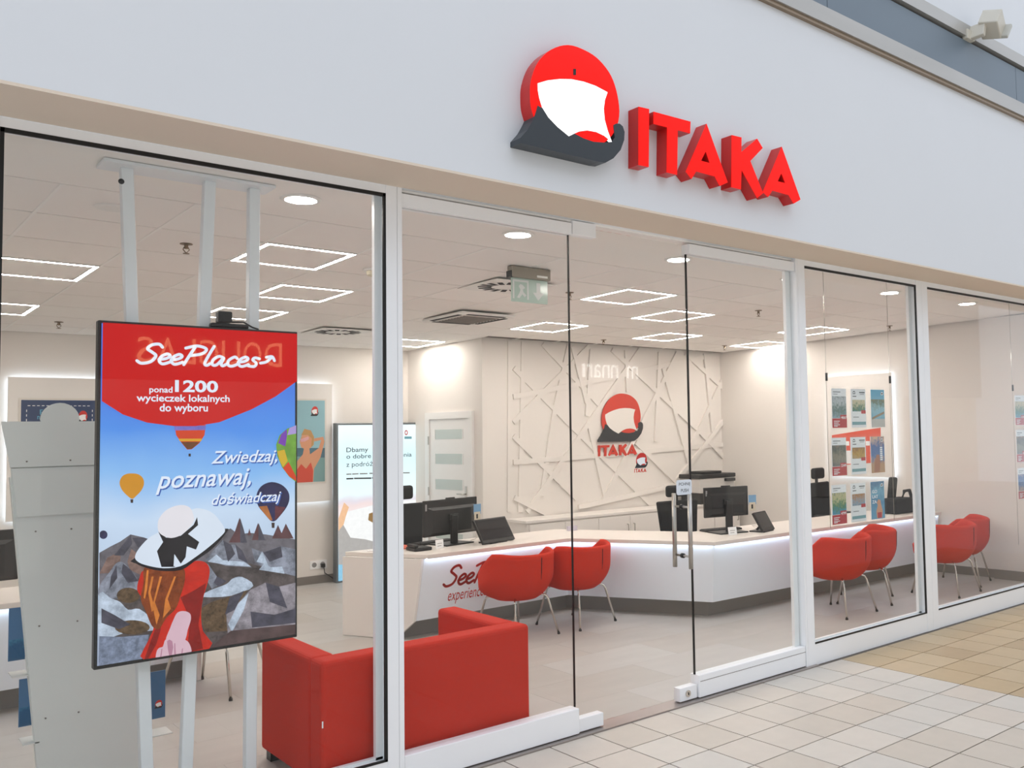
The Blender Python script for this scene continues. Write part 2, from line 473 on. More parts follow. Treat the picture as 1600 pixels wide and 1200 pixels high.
# ---- fascia, soffit and the metal band above it
YF = -0.37
wf = struct(box('wall_fascia', -6, 16, YF, 0.3, 2.872, 4.36, FASC))
box('soffit', -6, 16, YF, -0.004, 2.86, 2.872, SOFF, wf)
box('lintel', -6, 16, -0.004, 0.3, 2.86, 2.872, ALU, wf)
struct(box('wall_upper', -6, 16, YF+0.02, 0.3, 4.94, 8.5, FASC))
BM1 = mat('band_metal', (176, 173, 168), 0.35, metal=0.3, var=0.12, scale=1.2, stretch=(1, 1, 6))
BM2 = mat('band_slate', (104, 118, 130), 0.4, var=0.04, scale=1)
band = sroot('trim_1', (0, YF, 4.36))
box('edge_bead', -6, 16, YF-0.03, 0.3, 4.36, 4.385, mat('bead_bronze', (150, 132, 112), 0.4, metal=0.6), band)
box('lower_profile', -6, 16, YF-0.045, 0.3, 4.385, 4.50, BM1, band)
for i in range(8):
    box('slate_panel', -6+i*2.75+.003, -6+(i+1)*2.75-.003, YF-0.02, 0.3, 4.50, 4.815, BM2, band)
box('shadow_gap', -6, 16, YF+0.03, 0.3, 4.815, 4.84, mat('gap_dark', (60, 50, 46), 0.7), band)
box('upper_profile', -6, 16, YF-0.045, 0.3, 4.84, 4.94, BM1, band)
# ---- shop front: windows and glass door
GY0, GY1 = 0.034, 0.046
FZ = 2.86
def win(name, loc): return sroot(name, loc)
def pane(x0, x1, z0, z1, p): return box('pane', x0, x1, GY0, GY1, z0, z1, GLASS, p)
def gasket(x0, x1, z0, z1, p, sides, w=0.017):
    if 't' in sides: box('gasket', x0, x1, -0.002, 0.008, z1-w, z1, GASK, p)
    if 'b' in sides: box('gasket', x0, x1, -0.002, 0.008, z0, z0+w*.6, GASK, p)
    if 'r' in sides: box('gasket', x1-w*.85, x1, -0.002, 0.008, z0, z1, GASK, p)
    if 'l' in sides: box('gasket', x0, x0+w*.85, -0.002, 0.008, z0, z1, GASK, p)
for nm, x0, x1, sd in (('window_6', -1.62, 0.345, 'tr'), ('window_1', 0.434, 1.957, 'trlb'), ('window_4', 5.165, 6.635, 'trb'), ('window_5', 6.805, 9.28, 'tb')):
    w = win(nm, (x0, 0, 0))
    box('top_rail', x0, x1, 0, 0.08, 2.82, FZ, ALU, w)
    box('bottom_rail', x0, x1, 0, 0.08, 0.0, 0.145, ALU, w)
    pane(x0, x1, 0.145, 2.82, w)
    gasket(x0, x1, 0.145, 2.82, w, sd)
    box('glazing_bead', x1-0.035, x1, 0.05, 0.075, 0.145, 2.82, ALU, w)
    box('glazing_bead', x0, x1, 0.05, 0.075, 0.145, 0.157, ALU, w)
def mullion(name, x0, x1, split=None):
    w = sroot(name, (x0, 0, 0))
    if split:
        box('post', x0, split-.001, -0.004, 0.085, 0, FZ, ALU, w); box('post', split+.001, x1, -0.004, 0.085, 0, FZ, ALU, w)
    else:
        box('post', x0, x1, -0.004, 0.085, 0, FZ, ALU, w)
    return w
mullion('trim_2', 0.345, 0.434)
mullion('trim_3', 1.957, 2.04, 2.014)
mullion('trim_4', 5.065, 5.165, 5.085)
mullion('trim_5', 6.635, 6.805, 6.72)
mullion('trim_6', 9.28, 9.6)
for nm, x0, x1 in (('window_2', 2.043, 3.082), ('window_3', 4.014, 5.062)):
    w = win(nm, (x0, 0, 0))
    box('top_rail', x0, x1, 0.005, 0.075, 2.772, 2.835, ALU, w)
    box('bottom_rail', x0, x1, 0.0, 0.08, 0.012, 0.148, ALU, w, 0.004)
    if nm == 'window_3': box('rail_groove', x0+.01, x1, -0.0015, 0.002, 0.108, 0.111, SKIRT, w)
    pane(x0, x1, 0.148, 2.772, w)
    e = x1 if nm == 'window_2' else x0
    box('edge_seal', e-.004, e+.001 if nm == 'window_2' else e+.004, 0.034, 0.046, 0.148, 2.772, GASK, w)
    if nm == 'window_3':
        box('stile', x1-0.05, x1, 0.05, 0.075, 0.148, 2.772, ALU, w)
d1 = sroot('door_1', (3.085, 0.04, 0))
pane(3.09, 4.006, 0.03, 2.83, d1)
box('patch_hinge', 3.095, 3.265, 0.012, 0.068, 2.775, 2.855, ALU, d1, 0.003)
box('patch_hinge', 3.088, 3.262, 0.012, 0.068, 0.014, 0.085, ALU, d1, 0.003)
lk = box('lock_case', 3.86, 4.006, 0.012, 0.068, 0.014, 0.095, ALU, d1, 0.003)
bm = bmesh.new(); bm_tube(bm, [(3.925, 0.012, 0.055), (3.925, 0.004, 0.055)], 0.02, 14); frombm('lock_cylinder', bm, CHROME, lk)
box('keyhole', 3.9215, 3.9285, 0.0025, 0.0045, 0.047, 0.063, BLK, lk)
hd = sroot('door_handle_set', (3.935, 0.04, 0.8)); hd.parent = d1; hd.location = (3.935-3.085, 0, 0.8); del hd['kind']
WLOC[hd.name] = Vector((3.935, 0.04, 0.8))
for sgn in (-1, 1):
    tube('pull_bar', [(3.935, 0.04+sgn*0.07, 0.81), (3.935, 0.04+sgn*0.07, 1.265)], 0.014, STEEL, hd, 14)
for z in (0.885, 1.185):
    tube('standoff', [(3.935, -0.03, z), (3.935, 0.11, z)], 0.007, STEEL, hd, 10)
    tube('washer', [(3.935, 0.03, z), (3.935, 0.05, z)], 0.015, BLK, hd, 12)
struct(box('trim_7', 1.9, 5.17, -0.032, 0.1, 0.0, 0.008, mat('threshold_metal', (168, 160, 156), 0.35, metal=0.8)))
struct(box('wall_next', 9.6, 16, 0.0, 0.3, 0, 2.86, FASC)); struct(box('wall_previous', -6, -1.62, 0.0, 0.3, 0, 2.86, FASC))
# ---- opposite side of the mall (seen mirrored in the shop glass)
OPP = mat('opposite_wall', (206, 200, 194), 0.9, var=0.08, scale=0.5)
struct(box('wall_opposite', -10, 26, -9.9, -9.5, 2.5, 8.5, OPP))
sfr = sroot('wall_opposite_shops', (0, -9.6, 0))
for i in range(9):
    x0 = -10+i*4
    box('shop_pier', x0, x0+0.5, -9.9, -9.4, 0, 2.5, OPP, sfr)
    box('shop_interior', x0+0.5, x0+4, -9.9, -9.7, 0, 2.5, mat('shop_fill_glow', (226, 214, 200), 0.8, var=0.6, scale=0.8, emit=1.1), sfr)  # glow added to these shops to brighten the shop front facing them
OPL = Pl((0, -9.5, 0), (-1, 0, 0), (0, 0, 1))    # faces the shop
SIGN1 = mat('lit_letters_gold', (255, 214, 160), 0.5, var=0.0, emit=5.0)
SIGN2 = mat('lit_letters_white', (255, 255, 255), 0.5, var=0.0, emit=9.0)
def opp_sign(label, body, x0, x1, z0, z1, m):
    t = thing('shop_sign', label, 'sign', ((x0+x1)/2, -9.5, z0))
    adv = [{'m': 1.5, ' ': .9, 'r': .75, 'ı': .5, 'L': .8, 'S': .85}.get(ch, 1.0) for ch in body]; k = (x1-x0)/sum(adv); x = -x1
    for ch, w in zip(body, adv):
        if ch != ' ': text('letter', ch, OPL, (x+.08*k, z0, x+w*k-.08*k, z1), m, t, h=0.04)
        x += w*k
    return t
opp_sign('gold illuminated capital letters across the mall, mirrored over the red screen', 'DOUGLAS', 3.0, 4.98, 2.72, 3.07, SIGN1)
opp_sign('small white illuminated lettering across the mall, mirrored over the patterned wall', 'm nnarı', 10.6, 12.05, 2.72, 2.98, SIGN2)

# ================================================================== CEILING FITTINGS
RIM = mat('white_rim', (238, 236, 232), 0.4, var=0.01)
def cell(k, j):
    out = []
    for kk, jj in ((k, j), (k+1, j), (k+1, j+1), (k, j+1)):
        X = CX(kk, CYJ(jj, 3)); Y = CYJ(jj, X); out.append((CX(kk, Y), Y))
    return out
def ring_plate(name, c, inset0, inset1, z_off, t, material, parent):
    """square frame hanging just below the ceiling"""
    m = (sum(p[0] for p in c)/4, sum(p[1] for p in c)/4)
    def sh(p, d): 
        return (p[0]-math.copysign(d, p[0]-m[0]), p[1]-math.copysign(d, p[1]-m[1]))
    O = [sh(p, inset0) for p in c]; I = [sh(p, inset1) for p in c]
    bm = bmesh.new()
    def ring(P, dz): return [bm.verts.new((p[0], p[1], cz(p[1])+dz)) for p in P]
    ob, ib, ot, it = ring(O, z_off), ring(I, z_off), ring(O, z_off+t), ring(I, z_off+t)
    for i in range(4):
        k = (i+1) % 4
        bm.faces.new((ob[i], ob[k], ib[k], ib[i])); bm.faces.new((ot[i], it[i], it[k], ot[k]))
        bm.faces.new((ob[i], ot[i], ot[k], ob[k])); bm.faces.new((ib[i], ib[k], it[k], it[i]))
    return frombm(name, bm, material, parent)
LIGHTS = [(0, 3, 'left edge of the picture, nearer the shop front'), (0, 6, 'left edge of the picture, deeper in the room'), (2, 1, 'the large one nearest the poles of the screen'),
          (3, 3, 'second one behind the poles of the screen'), (3, 5, 'just above the webcam on the screen'), (7, 7, 'by the wall with the white door'), (8, 4, 'left of the glass door edge, before the patterned wall'),
          (7, 1, 'nearest the glass door, right of the exit sign'), (9, 2, 'crossed by the edge of the glass door'), (11, 4, 'closest to the patterned wall, right of the glass door'), (14, 4, 'deep in the corner of patterned and plain wall'), (13, 2, 'crossed by the white post, right side')]
for k, j, lab in LIGHTS:
    c = cell(k, j); m = (sum(p[0] for p in c)/4, sum(p[1] for p in c)/4)
    t = thing('square_ceiling_light', 'glowing square frame ceiling light, '+lab, 'ceiling light', (m[0], m[1], cz(m[1])), 'square frame ceiling lights')
    ring_plate('housing', c, 0.006, 0.038, -0.006, 0.005, RIM, t)
    ring_plate('diffuser', c, 0.011, 0.033, -0.0068, 0.0006, LEDW, t)
DL = [((470, 311), 'leftmost, beside the tall screen'), ((809, 366), 'in the fixed pane left of the glass door'), ((1060, 405), 'behind the glass door'), ((1237, 435), 'beside the post right of the door'), ((1390, 457), 'above the hanging brochures'), ((1511, 474), 'rightmost, last in the row')]
for (x, y), lab in DL:
    p = onc(x, y)
    t = thing('downlight', 'round recessed downlight along the window, '+lab, 'ceiling light', (p.x, p.y, cz(p.y)), 'round downlights along the window')
    bm = bmesh.new(); bm_lathe(bm, [(0.076, 0.0), (0.076, -0.008), (0.092, -0.008), (0.1, 0.0)], (p.x, p.y, cz(p.y)), 28); frombm('rim', bm, RIM, t)
    bm = bmesh.new(); bm_lathe(bm, [(0.0745, -0.0045), (0.0745, -0.004)], (p.x, p.y, cz(p.y)), 28); frombm('lens', bm, LEDW, t)
BRASS = mat('sprinkler_metal', (130, 112, 92), 0.35, metal=0.9)
SP = [((291, 381), 'between the poles above the screen'), ((92, 503), 'left of the screen near the back wall'), ((890, 457), 'beside the exit sign'), ((1185, 485), 'right of the glass door'), ((1390, 509), 'above the hanging brochures'), ((516, 544), 'near the back wall right of the screen'), ((943, 531), 'at the top of the patterned wall'), ((1132, 540), 'near the right corner of the patterned wall')]
for (x, y), lab in SP:
    p = onc(x, y); z = cz(p.y)
    t = thing('sprinkler', 'small metal sprinkler head on the ceiling, '+lab, 'sprinkler', (p.x, p.y, z), 'ceiling sprinklers')
    lathe('escutcheon', [(0.035, 0.0), (0.035, -0.004), (0.012, -0.008)][::-1], (p.x, p.y, z), BRASS, t, 14)
    lathe('body', [(0.011, -0.03), (0.011, -0.006)], (p.x, p.y, z), BRASS, t, 10)
    for s in (-1, 1): tube('frame_arm', [(p.x+s*0.011, p.y, z-.02), (p.x+s*0.017, p.y, z-.035), (p.x, p.y, z-.056)], 0.003, BRASS, t, 6)
    lathe('deflector', [(0.018, -0.06), (0.018, -0.057)], (p.x, p.y, z), BRASS, t, 12)
p = onc(585, 421); z = cz(p.y)
t = thing('smoke_detector', 'white round smoke detector on the ceiling left of the mullion', 'detector', (p.x, p.y, z))
lathe('base', [(0.075, -0.016), (0.075, 0.0)], (p.x, p.y, z), RIM, t, 24)
lathe('sensor_head', [(0.03, -0.05), (0.05, -0.042), (0.055, -0.016)], (p.x, p.y, z), mat('detector_ivory', (222, 214, 190), 0.5), t, 24)
p = onc(176, 324); z = cz(p.y)
tag(lathe('ceiling_speaker', [(0.06, -0.01), (0.08, -0.006), (0.085, 0.0)], (p.x, p.y, z), RIM, None, 24), 'small flat round white ceiling disc left of the poles', 'ceiling disc')
# air conditioner cassette
c = [onc(*q) for q in ((720, 481), (803, 488), (740, 506), (665, 497))]; m = (4.44, 3.38); hw, hd_ = 0.285, 0.36
z = cz(m[1])
t = thing('air_conditioner', 'white square ceiling air conditioner cassette with dark air slots', 'air conditioner', (m[0], m[1], z))
box('panel', m[0]-hw, m[0]+hw, m[1]-hd_, m[1]+hd_, z-0.036, z-.014, RIM, t, 0.006)
SLOT = mat('dark_slot', (28, 26, 25), 0.8)
for x0, x1, y0, y1 in ((-.2, .2, -.335, -.29), (-.2, .2, .29, .335), (-.265, -.225, -.26, .26), (.225, .265, -.26, .26)):
    box('air_slot', m[0]+x0, m[0]+x1, m[1]+y0, m[1]+y1, z-0.039, z-.035, SLOT, t)
gr = box('grille', m[0]-.19, m[0]+.19, m[1]-.25, m[1]+.25, z-0.04, z-.035, mat('grille_grey', (206, 200, 194), 0.5), t)
for i in range(9):
    box('grille_slat', m[0]-.185, m[0]+.185, m[1]-.235+i*.055, m[1]-.215+i*.055, z-0.045, z-.0395, SKIRT, gr)
for (x, y), lab in (((528, 517), 'near the back wall right of the screen'), ((792, 446), 'half hidden behind the exit sign')):
    p = onc(x, y); z = cz(p.y)
    t = thing('swirl_diffuser', 'white square air diffuser with dark swirl slots, '+lab, 'air vent', (p.x, p.y, z), 'swirl air diffusers')
    box('plate', p.x-.27, p.x+.27, p.y-.28, p.y+.28, z-.014, z-.009, RIM, t)
    for i in range(16):
        a = i*math.pi/8
        o = Pl((p.x, p.y, z-.0145), (math.cos(a), math.sin(a), 0), (math.sin(a), -math.cos(a), 0))
        flat('slot', [rectab(.12, -.012, .225, .03)], o, SLOT, t, 0.001)
# exit sign
p0 = onc(795, 413); p1 = onc(857, 424)
ex0, ex1, ey = 3.47, 3.80, 1.22; zc_ = cz(ey)
t = thing('exit_sign', 'hanging exit sign with grey housing and pale green glass plate', 'sign', ((ex0+ex1)/2, ey, zc_))
box('housing', ex0, ex1, ey-.03, ey+.03, zc_-.085, zc_-.004, mat('sign_grey', (150, 142, 130), 0.4, metal=0.3), t, 0.006)
box('end_cap', ex0-.008, ex0+.012, ey-.028, ey+.028, zc_-.085, zc_-.04, BLK, t)
box('status_window', ex1-.12, ex1-.03, ey-.033, ey-.028, zc_-.07, zc_-.055, RIM, t)
GP = mat('pale_green_plate', (186, 206, 196), 0.15, var=0.03)
pl_ = box('plate', ex0+.012, ex1-.012, ey-.004, ey+.004, zc_-.25, zc_-.085, GP, t)
PG = mat('plate_white', (222, 224, 222), 0.3)
EP = Pl((0, ey-.004, 0), (1, 0, 0), (0, 0, 1)); zb = zc_-.25
for nm, P in (('running_figure', [(.055, .03), (.075, .06), (.085, .085), (.07, .11), (.085, .125), (.105, .12), (.125, .1), (.105, .09), (.11, .07), (.135, .05), (.12, .035), (.1, .055), (.075, .025)]),
              ('doorway', [(.02, .02), (.035, .02), (.035, .14), (.14, .14), (.14, .02), (.155, .02), (.155, .155), (.02, .155)]),
              ('arrow', [(.235, .02), (.285, .075), (.255, .075), (.255, .145), (.22, .145), (.22, .075), (.19, .075)])):
    flat(nm, [[(ex0+a, zb+b) for a, b in P]], EP, PG, pl_, 0.002)

# ================================================================== BRAND EMBLEM (traced once on the fascia sign, reused)
SD = 0.085
SPL = facade(YF-SD)
def Z(P): return [SPL.px(780+x*.3125, 50+y*.3125) for x, y in P]
DISC = catmull(Z([(345, 65), (260, 88), (195, 150), (160, 240), (155, 320), (162, 385), (190, 455), (250, 520), (340, 560), (440, 570), (520, 556), (575, 500), (600, 420), (592, 320), (560, 220), (500, 140), (430, 92)]), 4)
SAIL = Z([(192, 257), (240, 243), (300, 236), (360, 237), (420, 249), (480, 270), (540, 302), (527, 340), (521, 385), (526, 440), (541, 495), (562, 550), (525, 519), (485, 500), (440, 492), (400, 497), (375, 508), (347, 522), (290, 475), (245, 428), (215, 380), (200, 330), (193, 290)])
HULL = Z([(192, 368), (200, 374), (215, 380), (245, 428), (290, 475), (347, 522), (375, 508), (420, 532), (470, 549), (520, 553), (562, 550), (577, 528), (572, 490), (570, 466), (584, 458), (602, 459), (617, 472), (626, 500), (624, 540), (606, 590), (570, 632), (530, 654), (500, 650), (105, 556), (105, 530), (140, 490), (165, 445), (178, 415)])
LET = [('I', [[(697, 373), (750, 385), (748, 675), (697, 665)]]),
       ('T', [[(772, 398), (957, 448), (955, 507), (893, 491), (890, 714), (838, 702), (840, 477), (772, 459)]]),
       ('A', [[(1037, 458), (1143, 752), (1103, 770), (1078, 722), (985, 697), (962, 735), (933, 698)], [(1033, 597), (1053, 655), (1010, 643)]]),
       ('K', [[(1163, 515), (1212, 527), (1211, 600), (1290, 533), (1318, 580), (1256, 645), (1320, 806), (1290, 830), (1212, 690), (1209, 787), (1161, 776)]]),
       ('A', [[(1413, 573), (1507, 838), (1473, 858), (1447, 815), (1366, 793), (1345, 825), (1318, 800)], [(1411, 706), (1430, 755), (1393, 746)]])]
LETP = [(n, [Z(l) for l in ls]) for n, ls in LET]
_xs = [p[0] for p in DISC+HULL]; _zs = [p[1] for p in DISC+HULL]
EBB = (min(_xs), min(_zs), max(_xs), max(_zs))
_lx = [p[0] for _, ls in LETP for l in ls for p in l]; _lz = [p[1] for _, ls in LETP for l in ls for p in l]
LBB = (min(_lx), min(_lz), max(_lx), max(_lz))
def remap(P, bb, rect):
    return [(rect[0]+(p[0]-bb[0])/(bb[2]-bb[0])*(rect[2]-rect[0]), rect[1]+(p[1]-bb[1])/(bb[3]-bb[1])*(rect[3]-rect[1])) for p in P]
def emblem(pl, rect, parent, mats, h=0.001, depth=0.0, layer=0.0012):
    flat('red_disc', [remap(DISC, EBB, rect)], pl, mats[0], parent, h, depth)
    flat('white_sail', [remap(SAIL, EBB, rect)], pl, mats[1], parent, h+layer, depth)
    flat('black_hull', [remap(HULL, EBB, rect)], pl, mats[2], parent, h+layer*1.5, depth)
def wordmark(pl, rect, parent, m, h=0.001, depth=0.0):
    for n, ls in LETP:
        flat('letter_'+n.lower(), [remap(l, LBB, rect) for l in ls], pl, m, parent, h, depth)
EMR = mat('print_brand_red', (208, 48, 36), 0.5); EMW = WHT; EMB = mat('print_brand_black', (40, 42, 46), 0.5)
# fascia sign
def litred(name, c, e):
    m = mat(name, c, 0.2, var=0.02, spec=0.2); b = m.node_tree.nodes['Principled BSDF']
    b.inputs['Emission Color'].default_value = rgb(c)+(1,); b.inputs['Emission Strength'].default_value = e
    return m
SRED = mat('sign_red_shell', (196, 34, 32), 0.3, var=0.02)
SFACE = litred('sign_red_acrylic', (236, 20, 12), 0.36)
SLIT = mat('sign_sail_lit', (255, 255, 255), 0.3, var=0.0, emit=1.25)
SBLK = mat('sign_black', (52, 58, 64), 0.35, var=0.03)
t = thing('sign_emblem', 'large red disc emblem with glowing white sail and black hull on fascia', 'sign', ((EBB[0]+EBB[2])/2, YF-.0, EBB[1]))
flat('disc_shell', [DISC], SPL, SRED, t, -0.003, SD-0.003)
flat('red_disc', [DISC], SPL, SFACE, t, 0.0, 0.0028)
flat('white_sail', [SAIL], SPL, SLIT, t, 0.003, 0.02)
flat('black_hull', [HULL], SPL, SBLK, t, 0.002, SD+0.002)
flat('sensor_slot', [Z([(369, 185), (383, 185), (383, 216), (369, 216)])], SPL, BLK, t, 0.002)
LL = ['first letter, a plain upright bar', 'second letter, with a wide top bar', 'third letter, pointed, in the middle', 'fourth letter, with two slanting arms', 'last letter, pointed, at the right end']
for (n, ls), lab in zip(LETP, LL):
    x = sum(p[0] for p in ls[0])/len(ls[0]); zb = min(p[1] for p in ls[0])
    t = thing('sign_letter', 'red block letter %s on the fascia, %s' % (n, lab), 'sign letter', (x, YF, zb), 'red letters of the fascia sign')
    flat('letter_shell', ls, SPL, SRED, t, -0.003, SD-0.003)
    flat('lit_face', ls, SPL, SFACE, t, 0.0, 0.0028)
# floodlight on the band
t = thing('floodlight', 'beige box-shaped projector lamp on a bracket above the metal band', 'lamp', (7.1, YF, 4.95))
BEI = mat('beige_casing', (206, 200, 186), 0.45, var=0.04)
fp = [ony(x, y, -0.55) for x, y in ((1536, 20), (1580, 30), (1562, 58), (1520, 45))]
cx_ = sum(p.x for p in fp)/4; cz_ = sum(p.z for p in fp)/4
def rbox(name, c, s, rx, ry, rz, m, parent, bev=.01):
    bm = bmesh.new(); bm_box(bm, -s[0]/2, s[0]/2, -s[1]/2, s[1]/2, -s[2]/2, s[2]/2); bevel(bm, bev)
    from mathutils import Euler
    bmesh.ops.transform(bm, matrix=Matrix.Translation(Vector(c)) @ Euler((rx, ry, rz)).to_matrix().to_4x4(), verts=bm.verts[:])
    return frombm(name, bm, m, parent)
rbox('lamp_body', (cx_, -.55, cz_+.0), (.19, .16, .14), .25, .45, .3, BEI, t, .01)
rbox('lens_rim', (cx_+.085, -.58, cz_-.045), (.035, .15, .13), .25, .45, .3, mat('casing_grey', (190, 188, 178), 0.4), t, .008)
rbox('bracket', (cx_-.1, -.47, cz_-.06), (.04, .14, .12), 0, .3, 0, BEI, t, .006)
rbox('wall_plate', (cx_-.12, YF-.035, cz_-.08), (.12, .05, .08), 0, 0, 0, BEI, t, .005)

# ================================================================== LOGO WALL
WPL = Pl((0, YL, 0), (1, 0, 0), (0, 0, 1))
def W4(x, y): return WPL.px(780+x*.25, 500+y*.25)
BAT = [((65, 128), (62, 1200)), ((150, 135), (128, 1200)), ((90, 300), (490, 705)), ((490, 705), (1010, 1220)), ((270, 150), (640, 550)), ((435, 150), (345, 560)), ((345, 560), (262, 1100)), ((85, 640), (560, 165)),
       ((85, 480), (640, 372)), ((640, 372), (1400, 205)), ((85, 725), (480, 1115)), ((85, 890), (600, 848)), ((600, 848), (1420, 775)), ((170, 1200), (500, 725)), ((500, 725), (880, 180)), ((455, 165), (545, 520)), ((575, 180), (545, 600)),
       ((555, 640), (660, 1110)), ((700, 185), (1230, 680)), ((1230, 680), (1440, 900)), ((790, 190), (800, 450)), ((1000, 200), (975, 760)), ((1110, 205), (640, 1140)), ((1020, 300), (1200, 960)), ((850, 765), (1110, 1020)), ((490, 1170), (1240, 1000)),
       ((90, 1110), (330, 1230)), ((1160, 210), (1440, 470)), ((1440, 270), (1180, 820)), ((1430, 215), (1410, 1060)), ((1280, 210), (1330, 700)), ((1100, 1010), (1420, 600))]
for bi, (a, b) in enumerate(BAT):
    p, q = Vector(W4(*a)), Vector(W4(*b)); d = (q-p).normalized(); n = Vector((-d.y, d.x))*0.03
    flat('wall_batten', [[tuple(p+n), tuple(p-n), tuple(q-n), tuple(q+n)]], WPL, WALL, wall_logo, 0.014+bi*0.0005, 0.0145+bi*0.0005)
t = thing('wall_sign', 'red and black emblem with red lettering mounted on the patterned wall', 'sign', (7.55, YL, 1.35))
er = (WPL.px(932, 690)[0], WPL.px(965, 690)[1], WPL.px(1002, 650)[0], WPL.px(965, 615)[1])
emblem(WPL, er, t, (mat('wall_sign_red', (206, 56, 36), 0.4), WALL, mat('wall_sign_black', (44, 46, 50), 0.35)), 0.03, 0.015, 0.002)
wordmark(WPL, (er[0], WPL.px(940, 714)[1], WPL.px(993, 700)[0], WPL.px(960, 694)[1]), t, MATS['wall_sign_red'], 0.03, 0.015)
# ---- white door in the side wall
def dpl(off=0.0): return Pl((xd(YL)-off, YL, 0), (xd(YB)-xd(YL), YB-YL, 0), (0, 0, 1))
DV = Vector((xd(YB)-xd(YL), YB-YL, 0)).normalized(); DN = Vector((-DV.y, DV.x, 0))
DPL = Pl((xd(YL), YL, 0), -DV, (0, 0, 1))        # u runs towards the shop front
d2 = sroot('door_2', (xd(5.3), 5.3, 0))
DW = mat('door_white', (242, 240, 238), 0.4, var=0.01)
ya, yb, zt = 4.98-YL, 5.76-YL, 1.85
def dbox(nm, a0, a1, b0, b1, h0, h1, m, par): return flat(nm, [rectab(-a1, b0, -a0, b1)], DPL, m, par, h1, h1-h0)
dbox('frame_side', ya-.08, ya, 0, zt+.08, 0, .035, DW, d2); dbox('frame_side', yb, yb+.08, 0, zt+.08, 0, .035, DW, d2); dbox('frame_top', ya, yb, zt, zt+.08, 0, .035, DW, d2)
leaf = dbox('leaf', ya+.004, yb-.004, 0.006, zt-.004, 0.001, .02, DW, d2)
FROST = mat('frosted_glass', (196, 206, 202), 0.25, var=0.03)
for y0, y1 in ((671, 686), (709, 725), (749, 765), (832, 842)):
    z1 = DPL.px(700, y0)[1]; z0 = DPL.px(700, y1)[1]
    dbox('pane', ya+.12, yb-.12, z0, z1, .0195, .0215, FROST, leaf)
    for aa in (ya+.108, yb-.12): dbox('pane_bead', aa, aa+.012, z0, z1, .02, .026, DW, leaf)
zh = DPL.px(730, 772)[1]
hp = dbox('handle_plate', ya+.04, ya+.075, zh-.11, zh+.09, .02, .026, STEEL, d2)
tube('lever', [DPL.at(-(ya+.057), zh, .026), DPL.at(-(ya+.057), zh, .06), DPL.at(-(ya+.18), zh, .06)], .008, STEEL, hp)
for zz in (.45, 1.0, 1.6): dbox('hinge', yb-.004, yb+.008, zz-.05, zz+.05, .034, .045, STEEL, d2)

# ================================================================== RECEPTION COUNTER
TZ = 0.69
def front_panel(name, a0, a1, b0, b1, z0, z1, m, parent, t=0.025):
    """slab from top edge a0-a1 (height z1) down to bottom edge b0-b1 (height z0)"""
    A0, A1, B0, B1 = Vector((*a0, z1)), Vector((*a1, z1)), Vector((*b0, z0)), Vector((*b1, z0))
    n = (A1-A0).cross(B0-A0).normalized()
    if n.dot(CAM-A0) > 0: n = -n
    n = n*t
    return hull(name, [B0, B1, B1+n, B0+n], [A0, A1, A1+n, A0+n], m, parent)
def offset(P, d):
    """parallel polyline shifted to the staff side by d"""
    P = [Vector(p) for p in P]; out = []
    for i, p in enumerate(P):
        ds = [(P[i+1]-p).normalized()] if i < len(P)-1 else []
        if i > 0: ds.append((p-P[i-1]).normalized())
        ns = [Vector((-v.y, v.x)) for v in ds]
        m = sum(ns, Vector((0, 0))).normalized()
        out.append(p + m*(d/m.dot(ns[0])))
    return out
def along(P, e0, e1):
    """slide the first point of a polyline onto the end line e0-e1"""
    e0, e1 = Vector(e0), Vector(e1); p, q = P[0], P[1]; d = q-p; e = e1-e0
    t = ((p-e0).x*d.y-(p-e0).y*d.x)/(e.x*d.y-e.y*d.x)
    return [e0+e*t]+P[1:]
def counter(label, F, Bk, loc, end):
    t = thing('reception_counter', label, 'counter', loc)
    n = len(F)
    prism('worktop', [Vector(f) for f in F]+[Vector(b) for b in Bk][::-1], TZ-.035, TZ, LAMT, t, 0.004)
    Fi = along(offset(F, .035), *end); PB = along(offset(F, .105), *end); K = along(offset(F, .26), *end)
    for i in range(n-1):
        front_panel('front_panel', Fi[i], Fi[i+1], PB[i], PB[i+1], 0.15, TZ-.0365, LAMC, t)
        k0, k1 = K[i], K[i+1]; d = (k1-k0).normalized(); nn = Vector((-d.y, d.x))*0.02
        prism('plinth', [k0, k1, k1+nn, k0+nn], 0.0, 0.152, KICK, t)
        a, b = Fi[i], Fi[i+1]; d = (b-a).normalized(); nn = Vector((d.y, -d.x))
        p0, p1 = a+nn*0.010+d*.01, b+nn*0.010-d*.01
        prism('light_strip', [p0, p1, p1+nn*.016, p0+nn*.016], TZ-.0357, TZ-.0345, LEDU, t)
    return t, Fi, PB, K
Fa = [(3.63, 2.69), (5.08, 2.72), (5.73, 1.48), (9.36, 1.42)]
Ba = [(3.25, 3.42), (5.46, 3.46), (6.17, 2.20), (9.34, 2.15)]
E0, E1 = (3.63, 2.69), (3.25, 3.42)
ct, FiA, PBA, KA = counter('long angled white reception counter with lit front edge and grey plinth', Fa, Ba, (5.0, 2.9, 0), (E0, E1))
# angled end panel, slanting edge towards the customers
dd = (Vector(E1)-Vector(E0)).normalized(); nn = Vector((-dd.y, dd.x))*-0.03
def epp(p, z): p = Vector(p); return [(p.x-nn.x*.1, p.y-nn.y*.1, z), (p.x-nn.x*1.1, p.y-nn.y*1.1, z)]
ea = [epp(FiA[0], TZ-.036), epp(PBA[0], .15), epp(KA[0], .004), epp(E1, .004), epp(E1, TZ-.036)]
bm = bmesh.new(); A_ = [bm.verts.new(p[0]) for p in ea]; B_ = [bm.verts.new(p[1]) for p in ea]
bm.faces.new(A_); bm.faces.new(B_[::-1])
for i in range(5): bm.faces.new((A_[i], A_[(i+1) % 5], B_[(i+1) % 5], B_[i]))
frombm('end_panel', bm, LAM, ct)
